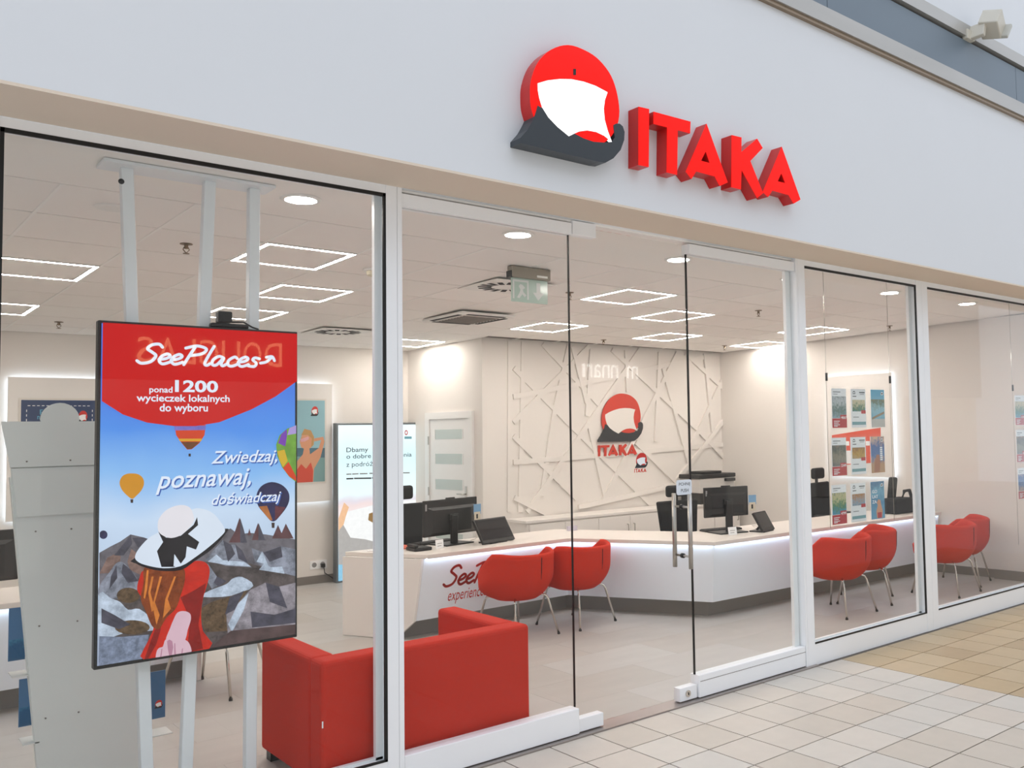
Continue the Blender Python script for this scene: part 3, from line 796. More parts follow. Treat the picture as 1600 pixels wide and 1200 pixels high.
# lettering on the first front panel
q0, q1 = Vector((*FiA[0], TZ-.0365)), Vector((*FiA[1], TZ-.0365)); qb = Vector((*PBA[0], .15))
uu = (q1-q0).normalized(); vv = (q0-qb); vv = (vv-uu*vv.dot(uu)).normalized()
CPL = Pl(qb, uu, vv)
GL = {'S': [[(.62, .85), (.5, 1.0), (.3, .95), (.2, .75), (.36, .58), (.5, .4), (.4, .1), (.15, 0), (0, .12)]],
      'e': [[(0, .22), (.2, .28), (.3, .42), (.2, .52), (.05, .38), (.02, .15), (.15, 0), (.36, .12)]],
      'P': [[(.2, .95), (.1, .5), (0, 0)], [(-.08, .86), (.25, 1.0), (.56, .86), (.46, .6), (.12, .48)]],
      'l': [[(.2, 1.02), (.1, .5), (.05, .1), (.13, 0), (.22, .1)]],
      'a': [[(.36, .42), (.2, .5), (.04, .3), (.06, .05), (.2, .05), (.36, .42), (.33, .1), (.4, 0), (.5, .1)]],
      'c': [[(.3, .42), (.2, .5), (.04, .3), (.06, .06), (.2, 0), (.36, .12)]],
      's': [[(.32, .45), (.16, .5), (.1, .38), (.25, .2), (.2, .02), (.0, .05)]]}
def script(word, adv):
    """brush letters side by side: unit height"""
    out = []; x = 0.0
    for ch, a in zip(word, adv):
        for l in GL[ch]: out.append([(x+p[0]+p[1]*.16, p[1]) for p in l])
        x += a
    return out, x
WORD, WL = script('SeePlaces', (.62, .36, .42, .58, .24, .5, .36, .36, .4))
ARROW = [[(WL+.02, .22), (WL+.22, .3), (WL+.4, .55)], [(WL+.22, .55), (WL+.42, .6), (WL+.5, .38)]]
def place_script(lines, rect, W):
    sx = (rect[2]-rect[0])/W; sz = rect[3]-rect[1]
    return [[(rect[0]+p[0]*sx, rect[1]+p[1]*sz) for p in l] for l in lines]
CRED = mat('counter_print_red', (200, 44, 32), 0.5)
a0, b0 = CPL.px(692, 917); a1 = CPL.px(745, 905)[0]; b1 = CPL.px(712, 884)[1]
fr = [o for o in ct.children if o.name.startswith('front_panel')][0]
wS = (a1-a0)/1.5
strokes('script_lettering', place_script(WORD, (a0, b0, a0+wS*WL, b1), WL), 0.011, CPL, CRED, fr, 0.002)
a0, b0 = CPL.px(699, 945); b1 = CPL.px(700, 923)[1]; a1 = CPL.px(756, 925)[0]
text('small_lettering', 'experiences', CPL, (a0, b0, a1+.03, b1), CRED, fr, 0.0015, shear=.25)
# second counter behind the tall screen
Fb = [(XL+.05, 2.66), (1.93, 2.70)]; Bb = [(XL+.05, 3.4), (1.93, 3.43)]
cb, _, _, _ = counter('white reception counter at the left edge, mostly hidden behind the screen', Fb, Bb, (0.6, 2.95, 0), (Fb[0], Bb[0]))
prism('end_panel', [(1.905, 2.76), (1.93, 2.76), (1.93, 3.42), (1.905, 3.42)], .004, TZ-.036, LAM, cb)

# ================================================================== RED TUB CHAIRS
def tub_chair():
    t = thing('tub_chair', '', 'chair', (0, 0, 0), 'red tub chairs at the counters')
    NA, NV = 40, 12
    def rimz(a):                      # a=0 back centre
        c = math.cos(a)
        aa = abs((a+math.pi) % (2*math.pi)-math.pi)
        return 0.475 + 0.195*max(0.0, min(1.0, (c+0.62)/0.75))**0.8 + 0.015*math.exp(-((aa-1.2)/.4)**2)
    def pt(a, v, inset):
        zr = rimz(a); zb = 0.31
        z = zb + (zr-zb)*v
        k = min(1.0, v*1.75)
        r = 0.17 + (0.295-0.17)*math.sin(k*math.pi/2)**0.7 + 0.012*v
        r -= inset
        sx = 1.04; sy = 1.0
        return Vector((math.sin(a)*r*sx, -math.cos(a)*r*sy, z+(0.03 if inset else 0)*(1-v)))
    bm = bmesh.new(); ringsO, ringsI = [], []
    for i in range(NV+1):
        v = i/NV
        ringsO.append([bm.verts.new(pt(2*math.pi*k/NA, v, 0)) for k in range(NA)])
    rim = []
    for k in range(NA):
        a = 2*math.pi*k/NA; p = pt(a, 1, 0.018); p.z += 0.016; rim.append(bm.verts.new(p))
    ringsI = [rim]
    for i in range(NV, 4, -1):
        ringsI.append([bm.verts.new(pt(2*math.pi*k/NA, i/NV, 0.04)) for k in range(NA)])
    allr = ringsO + ringsI
    for A, B in zip(allr, allr[1:]):
        for k in range(NA): bm.faces.new((A[k], A[(k+1) % NA], B[(k+1) % NA], B[k]))
    bm.faces.new(allr[0][::-1]); bm.faces.new(allr[-1])
    sh = frombm('shell', bm, RED, t, True)
    # back seam
    tube('seam', [pt(.0, v, -0.0015) for v in (.12, .3, .45, .6, .75, .9, .97)], 0.0035, SEAM, sh, 6)
    bm = bmesh.new()
    prof = [(0.05, .40), (.2, .40), (.235, .415), (.235, .435), (.2, .452), (.05, .455)]
    bm_lathe(bm, prof, (0, 0.02, 0), 28); frombm('seat_cushion', bm, RED, t, True)
    bm = bmesh.new(); bm_tube(bm, [(-.11, -.11, .332), (.11, -.11, .332)], .009); bm_tube(bm, [(-.11, .11, .332), (.11, .11, .332)], .009); bm_box(bm, -.02, .02, -.115, .115, .326, .336)
    frombm('under_frame', bm, CHROME, t, True)
    for sx in (-1, 1):
        for sy in (-1, 1):
            x0, y0 = sx*.11, sy*.11
            P = [(x0, y0, .333), (x0+sx*.04, y0+sy*.04, .331), (x0+sx*.062, y0+sy*.064, .318), (x0+sx*.072, y0+sy*.075, .29), (sx*.238, sy*.245, .014)]
            lg = tube('leg', P, .0095, CHROME, t, 10)
            tube('foot_cap', [(sx*.2385, sy*.2455, .016), (sx*.24, sy*.247, 0.0)], .012, BLK, lg, 10)
    return t
tc = tub_chair()
CH = [((4.24, 2.33), 8, 'red felt tub chair beside the script lettering on the counter'), ((4.88, 2.36), 12, 'red felt tub chair crossed by the left edge of the glass door'),
      ((6.80, .99), 2, 'red felt tub chair at the long counter, cut off by the white door post'), ((7.44, 1.14), 32, 'red felt tub chair turned sideways below the hanging brochures'),
      ((8.33, .80), 4, 'red felt tub chair behind the wide white post on the right'), ((8.95, .98), 16, 'red felt tub chair furthest right, next to the plain wall'), ((1.93, 2.44), 42, 'red felt tub chair behind the tall screen, only its legs showing')]
for i, ((x, y), a, lab) in enumerate(CH):
    if i == 0:
        tc.location = (x, y, 0); tc.rotation_euler = (0, 0, math.radians(a)); tc['label'] = lab
    else: dup(tc, (x, y, 0), math.radians(a), lab)

# ================================================================== RED SOFA
t = thing('sofa', 'low boxy red two-seat sofa standing with its back to the window', 'sofa', (2.26, .52, 0))
sx0, sx1, sy0, sy1, sz = 1.69, 2.84, 0.115, 0.90, 0.625
box('back', sx0, sx1, sy0, sy0+.14, .05, sz, REDS, t, .022, 3)
box('arm', sx0, sx0+.125, sy0+.135, sy1, .05, sz-.002, REDS, t, .022, 3); box('arm', sx1-.125, sx1, sy0+.135, sy1, .05, sz-.002, REDS, t, .022, 3)
box('seat_base', sx0+.125, sx1-.125, sy0+.14, sy1-.02, .05, .26, REDS, t, .01)
for i in range(2):
    w = (sx1-sx0-.25)/2; box('seat_cushion', sx0+.125+i*w+.002, sx0+.125+(i+1)*w-.002, sy0+.14, sy1-.01, .262, .39, REDS, t, .03, 3)
for x in (sx0+.02, sx1-.08):
    for y in (sy0+.03, sy1-.09): box('leg', x, x+.06, y, y+.06, 0, .052, BLK, t)
box('fabric_tag', sx0+.002, sx0+.008, sy0-.0015, sy0+.0005, .33, .36, WHT, t)

# ================================================================== ON THE COUNTER
SCR = mat('dark_screen', (34, 34, 38), 0.12, var=0.05)
LBL = mat('label_grey', (150, 150, 150), 0.5)
def monitor(label, loc, rz, w, hgt, z0, sticky=True):
    """seen from its back: panel faces local +Y"""
    t = thing('monitor', label, 'monitor', (0, 0, 0), 'desktop monitors on the counters')
    box('back_shell', -w/2, w/2, -.012, .014, z0, z0+hgt, BLK, t, .005)
    bm = bmesh.new(); bm_hull8(bm, [(-w*.46, -.012, z0+.01), (w*.46, -.012, z0+.01), (w*.36, -.03, z0+.03), (-w*.36, -.03, z0+.03)], [(-w*.46, -.012, z0+hgt*.8), (w*.46, -.012, z0+hgt*.8), (w*.36, -.03, z0+hgt*.72), (-w*.36, -.03, z0+hgt*.72)])
    frombm('rear_bulge', bm, BLK, t)
    box('screen', -w/2+.008, w/2-.008, .0135, .0165, z0+.012, z0+hgt-.01, SCR, t)
    box('webcam', -.05, .05, -.006, .012, z0+hgt-.003, z0+hgt+.012, BLK, t, .003)
    box('stand', -.035, .035, -.06, -.03, .012, z0+hgt*.55, BLK, t, .006)
    box('stand_hinge', -.05, .05, -.05, -.028, z0+hgt*.42, z0+hgt*.58, BLK, t, .004)
    box('base', -.16, .16, -.13, .1, 0.0, .012, BLK, t, .004)
    box('serial_label', -w/2+.012, -w/2+.03, -.0135, -.011, z0+hgt*.72, z0+hgt*.9, LBL, t)
    t.location = loc; t.rotation_euler = (0, 0, rz)
    return t
M1 = (4.13, 3.20, TZ)
monitor('black monitor seen from behind, nearest the white door', M1, math.radians(12), .62, .315, .085)
M2 = (6.33, 1.90, TZ)
monitor('black monitor seen from behind, right of the door handle', M2, math.radians(-12), .5, .28, .15)
monitor('dark monitor at the left edge of the picture behind the grey rack', (0.62, 2.98, TZ), math.radians(6), .56, .32, .1)
for (x, y), a, lab in (((4.36, 3.16), 12, 'notes pinned to the corner of the monitor nearest the white door'), ((6.60, 1.83), -12, 'notes stuck to the corner of the monitor right of the door handle')):
    dv = Vector((math.cos(math.radians(a)), math.sin(math.radians(a)), 0)); o = Vector((x, y, TZ+.22)) + Vector((dv.y, -dv.x, 0))*.016
    npl = Pl(o, dv, (0, 0, 1))
    t = thing('sticky_note', lab, 'note', o, 'notes on monitors')
    flat('blue_note', [rectab(-.04, .03, .05, .12)], npl, mat('note_blue', (128, 176, 214), 0.6), t, .006, .001)
    flat('white_note', [rectab(-.035, -.03, .04, .05)], npl, mat('note_cream', (232, 222, 200), 0.6), t, .008, .001)
    flat('note_print', [rectab(-.01, -.01, .01, .03)], npl, PBLK, t, .0088)
def tilt_screen(label, c0, c1, top0, top1, group):
    """customer screen leaning back: bottom corners and top corners in space"""
    c0, c1, top0, top1 = map(Vector, (c0, c1, top0, top1))
    pl = Pl(c0, c1-c0, (top0-c0) - (c1-c0).normalized()*((top0-c0).dot((c1-c0).normalized())))
    w = (c1-c0).length; hh = (top0-c0).dot(pl.v)
    t = thing('customer_screen', label, 'screen', (c0+c1)/2, group)
    flat('casing', [rectab(0, 0, w, hh)], pl, BLK, t, .0, .022)
    flat('display', [rectab(.012, .03, w-.012, hh-.012)], pl, SCR, t, .001)
    m = (c0+c1)/2; nb0 = Vector((-pl.u.y, pl.u.x, 0)); b = m+nb0*.13; b.z = TZ
    tube('prop', [pl.at(w/2, hh*.45, -.02), (b.x, b.y, TZ+.012)], .012, BLK, t)
    q = Vector((pl.u.x, pl.u.y, 0)).normalized(); nb = Vector((-q.y, q.x, 0))
    prism('foot', [(m+q*s*.1+nb*r).to_2d() for s, r in ((-1, .0), (1, .0), (1, .16), (-1, .16))], TZ, TZ+.012, BLK, t)
    return t
def leanback(p0, p1, hgt, back):
    p0, p1 = Vector(p0), Vector(p1); d = (p1-p0).normalized(); nb = Vector((-d.y, d.x, 0))
    up = nb*back + Vector((0, 0, hgt)); sh = d*-.0
    return p0, p1, p0+up+sh, p1+up+sh
c = leanback((4.26, 2.86, TZ+.014), (4.66, 2.97, TZ+.014), .2, .12)
tilt_screen('tilted dark customer screen leaning back on the counter, left of the tub chairs', *c, 'tilted customer screens')
c = leanback((6.51, 1.60, TZ+.014), (6.76, 1.67, TZ+.014), .17, .10)
tilt_screen('small tilted customer screen right of the monitor by the door handle', *c, 'tilted customer screens')
def keyboard(label, x, y, a):
    t = thing('keyboard', label, 'keyboard', (0, 0, 0), 'keyboards on the counters')
    box('tray', -.21, .21, -.06, .06, 0.0, .018, BLK, t, .004)
    bm = bmesh.new()
    for r in range(4):
        for k in range(13): bm_box(bm, -.2+k*.031, -.2+k*.031+.026, -.05+r*.026, -.05+r*.026+.021, .018, .023)
    o = frombm('keys', bm, mat('key_black', (34, 34, 36), 0.5), t); o['kind'] = 'stuff'
    t.location = (x, y, TZ); t.rotation_euler = (0, 0, math.radians(a)); return t
keyboard('black keyboard behind the monitor nearest the white door', 4.05, 3.36, 12)
keyboard('black keyboard behind the monitor right of the door handle', 6.42, 2.06, -12)
CBL = mat('cable_white', (222, 218, 212), 0.5)
for lab, P in (('tangled white cable beside the tilted screen left of the chairs', [(4.36, 3.12+.12, TZ+.006), (4.5, 3.32, TZ+.02), (4.56, 3.22, TZ+.006), (4.48, 3.2, TZ+.015), (4.52, 3.34, TZ+.006), (4.6, 3.3, TZ+.006)]),
               ('loose white cable at the foot of the monitor by the door handle', [(6.7, 1.86, TZ+.006), (6.75, 1.95, TZ+.03), (6.83, 1.9, TZ+.006), (6.9, 1.86, TZ+.006)])):
    o = tube('cable', P, .004, CBL, None, 6); tag(o, lab, 'cable')
for lab, x, y, a in (('sheet of white paper standing by the foot of the monitor near the white door', 3.9, 2.98, 20), ('small white card at the foot of the monitor by the door handle', 6.2, 1.70, -8)):
    dv = Vector((math.cos(math.radians(a)), math.sin(math.radians(a)), 0)); pl = Pl((x, y, TZ), dv, (0, 0.15, 1))
    t = thing('paper_card', lab, 'paper', (x, y, TZ), 'paper cards on the counter')
    flat('sheet', [rectab(-.05, .001, .05, .075)], pl, WHT, t, 0.0, .001); flat('print_line', [rectab(-.03, .04, .03, .045)], pl, LBL, t, .0006)
    flat('print_line', [rectab(-.03, .02, .02, .025)], pl, LBL, t, .0006)
o = box('folder', -.14, .14, -.1, .1, 0, .012, mat('folder_orange', (226, 110, 84), 0.6), None, .003); o.location = (3.66, 3.27, TZ); o.rotation_euler = (0, 0, .2)
tag(o, 'flat orange folder on the counter near the white mullion', 'folder')
t = thing('desk_phone', 'black desk telephone beside the orange folder', 'telephone', (3.7, 3.0, TZ))
box('phone_base', 3.64, 3.80, 2.93, 3.1, TZ, TZ+.03, BLK, t, .008); box('handset', 3.645, 3.68, 2.94, 3.09, TZ+.031, TZ+.055, BLK, t, .008)
t = thing('card_holder', 'small clear card holder on the counter behind the second tub chair', 'card holder', (5.5, 3.2, TZ))
box('holder', 5.43, 5.56, 3.18, 3.24, TZ, TZ+.03, ACRYL, t); box('cards', 5.44, 5.55, 3.195, 3.225, TZ+.002, TZ+.045, mat('card_lilac', (214, 206, 220), .6), t)
t = thing('small_gadget', 'small pale gadget on the counter end beside the light box', 'gadget', (3.42, 3.28, TZ))
box('body', 3.38, 3.46, 3.26, 3.29, TZ, TZ+.012, WHT, t, .003); box('cap', 3.461, 3.485, 3.262, 3.288, TZ, TZ+.012, BLK, t, .002)
# bag on the right end of the counter
t = thing('black_bag', 'black boxy bag with a looped strap on the right end of the counter', 'bag', (8.98, 1.72, TZ))
box('bag_body', 8.78, 9.16, 1.62, 1.84, TZ, TZ+.17, BLKF, t, .03, 3)
rbox('bag_flap', (8.98, 1.80, TZ+.27), (.13, .06, .26), .1, .05, .1, BLKF, t, .02)
tube('strap', [(9.04, 1.72, TZ+.14), (9.08, 1.71, TZ+.24), (9.17, 1.7, TZ+.245), (9.22, 1.7, TZ+.14), (9.2, 1.7, TZ+.03)], .02, BLKF, t, 8)

# ================================================================== OFFICE CHAIRS
def office_chair(label, x, y, rz, head=True):
    t = thing('office_chair', label, 'office chair', (0, 0, 0), 'black office chairs behind the counters')
    hull('backrest', [(-.2, -.02, .50), (.2, -.02, .50), (.2, .03, .50), (-.2, .03, .50)], [(-.25, -.05, 1.02), (.25, -.05, 1.02), (.25, -.01, 1.02), (-.25, -.01, 1.02)], BLKF, t, .02, 2)
    box('back_support', -.03, .03, -.09, -.03, .4, .85, BLK, t, .01)
    if head:
        box('headrest_post', -.02, .02, -.06, -.04, .98, 1.1, BLK, t)
        box('headrest', -.13, .13, -.06, .0, 1.06, 1.19, BLKF, t, .028, 3)
    box('seat', -.25, .25, .0, .48, .42, .5, BLKF, t, .03, 3)
    for s in (-1, 1):
        tube('armrest_post', [(s*.27, .2, .42), (s*.29, .2, .64)], .014, BLK, t); box('armrest', s*.29-.035, s*.29+.035, .08, .34, .64, .665, BLK, t, .01)
    tube('gas_lift', [(0, .24, .1), (0, .24, .42)], .025, CHROME, t)
    for i in range(5):
        a = i*2*math.pi/5; lg = tube('base_arm', [(0, .24, .11), (.28*math.cos(a), .24+.28*math.sin(a), .07)], [.022, .014], BLK, t)
        tube('caster', [(.28*math.cos(a)-.012, .24+.28*math.sin(a), .03), (.28*math.cos(a)+.012, .24+.28*math.sin(a), .03)], .03, BLK, lg, 10)
    t.location = (x, y, 0); t.rotation_euler = (0, 0, rz)
    return t
office_chair('black office chair with headrest beside the light box and white door', 4.0, 3.86, math.pi+.1)
oc2 = office_chair('black office chair behind the counter, seen past the door handle', 6.56, 2.78, math.pi-.1)
oc2.scale = (1.08, 1, .92)
office_chair('black office chair with headrest left of the hanging brochures', 8.74, 2.62, math.pi+.15)
office_chair('dark office chair at the left edge of the picture behind the counter', .5, 4.0, math.pi+.1)

# ================================================================== SIDEBOARD AND PRINTER AT THE PATTERNED WALL
cz_t = 0.70; cf = 4.33
t = thing('sideboard', 'long low white sideboard with hinged doors along the patterned wall', 'cabinet', (7.4, 4.55, 0))
box('top', 5.70, 9.2, cf-.02, YL-.035, cz_t-.03, cz_t, LAM, t, .003)
box('carcass', 5.72, 9.18, cf, YL-.035, .06, cz_t-.03, LAM, t)
box('plinth', 5.74, 9.16, cf+.04, YL-.04, 0, .06, KICK, t)
for i in range(7):
    x0 = 5.75+i*.49; dr = box('door', x0+.003, x0+.487, cf-.02, cf-.002, .08, cz_t-.05, LAM, t, .002)
    hx = x0+.44 if i % 2 == 0 else x0+.05
    tube('handle', [(hx, cf-.022, cz_t-.15), (hx, cf-.045, cz_t-.15), (hx, cf-.045, cz_t-.25), (hx, cf-.022, cz_t-.25)], .006, STEEL, dr, 8)
t = thing('printer', 'large office printer with dark lid and white middle on the sideboard', 'printer', (8.75, 4.47, cz_t))
box('paper_unit', 8.42, 9.08, 4.30, 4.66, cz_t, cz_t+.14, BLK, t, .01); box('body', 8.42, 9.08, 4.30, 4.68, cz_t+.141, cz_t+.33, mat('printer_white', (206, 202, 198), .4), t, .012)
box('output_slot', 8.5, 8.98, 4.294, 4.302, cz_t+.15, cz_t+.19, BLK, t); box('scanner_lid', 8.40, 9.10, 4.29, 4.68, cz_t+.33, cz_t+.385, BLK, t, .012)
box('feeder', 8.55, 8.9, 4.36, 4.6, cz_t+.385, cz_t+.42, BLK, t, .01); box('control_panel', 8.88, 9.06, 4.26, 4.31, cz_t+.28, cz_t+.32, BLK, t, .006)

# ================================================================== TALL SCREEN ON ITS POLE STAND
TVY = 0.25
TP = facade(TVY)
(ax0, az1), (ax1, _) = TP.px(153.5, 500), TP.px(465, 518); az0 = TP.px(150, 1047)[1]
ps = thing('pole_stand', 'white three-pole ceiling-to-floor stand carrying the tall screen', 'stand', (1.2, .33, 0))
PW = mat('pole_white', (232, 235, 238), 0.35, var=0.02)
PYc = .335
for (x0, y0), (x1, y1) in (((197, 258), (228, 1200)), ((327, 278), (290, 1200)), ((396, 288), (390, 1200))):
    a, b = ony(x0, y0, PYc), ony(x1, y1, PYc)
    d = (b-a)/(b.z-a.z); top = a+d*(cz(PYc)-.014-a.z); bot = a-d*a.z
    w = .024
    hull('pole', [(bot.x-w, PYc-w, .012), (bot.x+w, PYc-w, .012), (bot.x+w, PYc+w, .012), (bot.x-w, PYc+w, .012)], [(top.x-w, PYc-w, top.z), (top.x+w, PYc-w, top.z), (top.x+w, PYc+w, top.z), (top.x-w, PYc+w, top.z)], PW, ps, .004)
box('ceiling_plate', .82, 1.53, .255, .41, cz(.3)-.016, cz(.3)-.001, PW, ps, .003)
box('floor_plate', .85, 1.62, .26, .41, 0, .013, PW, ps, .003)
box('mount_bar', .95, 1.55, TVY+.05, PYc-.024, 1.7, 1.78, PW, ps); box('mount_bar', .95, 1.55, TVY+.05, PYc-.024, 1.05, 1.13, PW, ps)
p = ony(190, 283, PYc-.03); tube('cable_grommet', [(p.x, PYc-.0255, p.z), (p.x, PYc-.0235, p.z)], .012, BLK, ps, 12)

tv = thing('display_screen', 'tall black-framed advertising screen behind the left window pane', 'screen', ((ax0+ax1)/2, TVY, az0))
box('casing', ax0, ax1, TVY, TVY+.045, az0, az1, BLK, tv, .004)
bz = .012
TE = 0.74
def em(name, c, var=0.06, scale=25): return mat('screen_'+name, c, 0.35, var=var, scale=scale, emit=TE, spec=0.2, crisp=var > 0.15)
zz0, zz1 = az0+bz*1.3, az1-bz
SKYM = gradmat('screen_sky', [(0.0, (150, 160, 185)), (0.42, (196, 216, 242)), (0.55, (132, 184, 240)), (0.68, (70, 140, 232)), (0.82, (60, 120, 225))], zz0-az0, zz1-az0, TE)
sc = flat('screen_picture', [rectab(ax0+bz, zz0, ax1-bz, zz1)], TP, SKYM, tv, .0015)
LAY = [0]
def art(name, pts, m, off, scl, smooth=0):
    LAY[0] += 1
    q = [(off[0]+x*scl, off[1]+y*scl) for x, y in pts]
    if smooth: q = catmull(q, smooth)
    ab = [TP.px(*p) for p in q]
    ab = [(min(max(a, ax0+bz), ax1-bz), min(max(b, zz0), zz1)) for a, b in ab]
    return flat(name, [ab], TP, m, sc, .0015+.0003*LAY[0])
A5 = ((140, 760), .25); A4 = ((140, 480), .25)
def ell(cx, cy, rx, ry, n=18): return [(cx+rx*math.cos(2*math.pi*i/n), cy+ry*math.sin(2*math.pi*i/n)) for i in range(n)]
# rocky valley
art('far_ridge', [(60, 415), (130, 375), (190, 345), (255, 300), (335, 318), (420, 345), (760, 340), (830, 290), (880, 262), (930, 300), (1000, 290), (1100, 300), (1290, 330), (1290, 1160), (60, 1160)], em('ridge', (104, 100, 108), .45, 9), *A5)
art('valley_floor', [(60, 640), (700, 470), (1000, 480), (1290, 560), (1290, 1160), (60, 1160)], em('valley', (84, 76, 76), .55, 14), *A5)
ROCK1 = em('rock_grey', (128, 132, 146), .55, 16); ROCK2 = em('rock_pale', (176, 188, 206), .38, 14); ROCK3 = em('rock_brown', (124, 100, 94), .5, 14); SPIRE = em('spire', (92, 62, 66), .3, 14); SHRUB = em('shrub', (92, 74, 56), .6, 45); ROCK4 = em('boulder', (138, 132, 140), .5, 16)
art('rock', [(60, 545), (110, 445), (150, 425), (195, 435), (190, 470), (130, 540)], ROCK3, *A5)
art('rock', [(235, 470), (260, 390), (300, 420), (345, 500), (330, 560), (250, 520)], ROCK3, *A5)
art('rock', [(60, 620), (120, 540), (165, 480), (205, 474), (255, 520), (300, 585), (305, 660), (200, 700), (60, 690)], ROCK1, *A5, 3)
art('rock', [(60, 668), (130, 698), (190, 722), (240, 770), (310, 765), (390, 835), (395, 900), (260, 900), (60, 945)], ROCK2, *A5, 3)
art('ground', [(60, 935), (200, 940), (370, 925), (340, 1075), (55, 1130)], em('ground', (118, 128, 150), .45, 30), *A5)
art('shrub', ell(240, 680, 72, 48), SHRUB, *A5); art('shrub', ell(265, 880, 110, 45), SHRUB, *A5)
for P in ([(868, 350), (905, 285), (935, 195), (958, 270), (978, 350)], [(1012, 335), (1050, 228), (1092, 335)], [(1138, 325), (1175, 240), (1212, 325)], [(1182, 325), (1224, 232), (1272, 325)], [(985, 305), (996, 262), (1007, 305)]): art('rock_spire', P, SPIRE, *A5)
art('rock', [(720, 460), (770, 400), (830, 335), (880, 365), (905, 362), (950, 400), (985, 480), (1010, 505), (850, 495)], ROCK1, *A5)
art('rock', [(735, 470), (790, 425), (830, 460), (960, 470), (1005, 500), (860, 490)], ROCK2, *A5)
art('rock', [(1010, 385), (1080, 412), (1190, 372), (1285, 392), (1285, 560), (1090, 510), (1030, 470)], ROCK1, *A5)
art('rock', [(1040, 470), (1075, 404), (1112, 490)], ROCK2, *A5); art('rock', [(1055, 520), (1090, 478), (1130, 505), (1200, 500), (1215, 545)], ROCK2, *A5)
art('rock', [(700, 690), (745, 650), (850, 610), (890, 575), (950, 565), (1020, 620), (900, 680)], ROCK2, *A5, 3)
art('rock', [(715, 560), (735, 480), (790, 560), (850, 590), (760, 640)], ROCK1, *A5)
art('shrub', [(675, 770), (760, 720), (860, 690), (985, 645), (930, 740), (870, 800), (880, 900), (720, 910)], SHRUB, *A5)
art('boulder', [(860, 930), (850, 800), (930, 720), (1000, 645), (1095, 600), (1180, 625), (1285, 600), (1285, 960)], ROCK4, *A5)
art('boulder_face', [(862, 860), (925, 730), (990, 665), (960, 770), (885, 910)], ROCK2, *A5)
art('ground', [(740, 1010), (880, 900), (1285, 860), (1285, 1000)], em('dusk_ground', (82, 66, 66), .35, 10), *A5)
RSH = em('rock_shadow', (74, 72, 84), .4, 18)
for P in ([(150, 430), (255, 300), (262, 360), (210, 430)], [(262, 320), (335, 318), (400, 345), (300, 380)], [(205, 480), (255, 520), (300, 590), (235, 600), (195, 540)], [(130, 560), (165, 490), (170, 570), (120, 640)], [(830, 335), (880, 365), (905, 420), (860, 470)], [(905, 362), (950, 400), (985, 480), (925, 450)], [(1080, 412), (1190, 372), (1200, 440), (1120, 470)],
          [(70, 760), (150, 800), (250, 860), (180, 890), (70, 850)], [(1095, 600), (1180, 625), (1230, 760), (1120, 720)], [(1000, 780), (1150, 800), (1285, 760), (1285, 850), (1010, 880)], [(790, 560), (850, 590), (800, 625), (770, 600)], [(870, 690), (960, 650), (900, 770), (840, 800)], [(935, 195), (958, 270), (978, 350), (935, 350)], [(1050, 228), (1092, 335), (1048, 335)]):
    art('rock_shadow', P, RSH, *A5)
# balloons
OR = em('balloon_orange', (204, 140, 34), .1); 
art('balloon', [(182, 1100), (196, 1060), (225, 1042), (260, 1038), (300, 1044), (328, 1068), (335, 1105), (318, 1145), (285, 1180), (262, 1197), (236, 1182), (200, 1145)], OR, *A4, 3)
art('basket', [(250, 1200), (268, 1200), (266, 1222), (252, 1222)], em('basket', (60, 44, 40)), *A4)
art('balloon', [(525, 735), (720, 735), (712, 800), (680, 850), (632, 888), (604, 890), (570, 850), (535, 800)], em('balloon_red', (206, 66, 34), .15), *A4)
art('balloon_stripe', [(524, 740), (720, 740), (719, 768), (525, 770)], em('balloon_violet', (116, 110, 190), .2), *A4); art('balloon_stripe', [(548, 822), (698, 822), (690, 838), (558, 838)], em('balloon_yellow', (214, 160, 40)), *A4)
art('balloon_stripe', [(565, 842), (685, 842), (632, 886), (604, 888)], em('balloon_brown', (110, 66, 40), .4), *A4); art('basket', [(612, 915), (626, 915), (626, 933), (612, 933)], MATS['screen_basket'], *A4)
art('balloon', [(1290, 738), (1225, 760), (1180, 800), (1158, 860), (1165, 930), (1195, 1000), (1240, 1060), (1290, 1092)], em('balloon_green', (110, 156, 62), .25), *A4)
art('balloon_stripe', [(1225, 762), (1190, 795), (1170, 850), (1215, 870), (1225, 810)], em('balloon_purple', (120, 66, 170)), *A4); art('balloon_stripe', [(1290, 738), (1240, 756), (1228, 800), (1290, 790)], em('balloon_lilac', (170, 150, 210)), *A4)
art('balloon_stripe', [(1165, 900), (1210, 890), (1230, 960), (1200, 1000), (1180, 960)], em('balloon_gold', (206, 170, 50)), *A4); art('balloon_stripe', [(1200, 1005), (1235, 965), (1285, 1060), (1285, 1085), (1240, 1058)], MATS['screen_balloon_red'], *A4)
art('balloon', [(1034, 80), (1042, 30), (1075, -10), (1130, -28), (1190, -12), (1232, 30), (1240, 80), (1222, 130), (1180, 185), (1150, 215), (1122, 212), (1080, 165), (1048, 125)], em('balloon_navy', (44, 42, 78), .4, 30), *A5, 3)
art('balloon_stripe', [(1050, 125), (1100, 120), (1135, 210), (1120, 212), (1080, 165)], em('balloon_rust', (170, 104, 56), .3), *A5); art('balloon_stripe', [(1150, 120), (1215, 130), (1180, 185), (1150, 212)], em('balloon_wine', (98, 50, 60), .3), *A5)
art('basket', [(1128, 225), (1148, 225), (1146, 258), (1130, 258)], MATS['screen_basket'], *A5)
art('balloon', ell(80, 300, 26, 27, 12), MATS['screen_balloon_navy'], *A5)
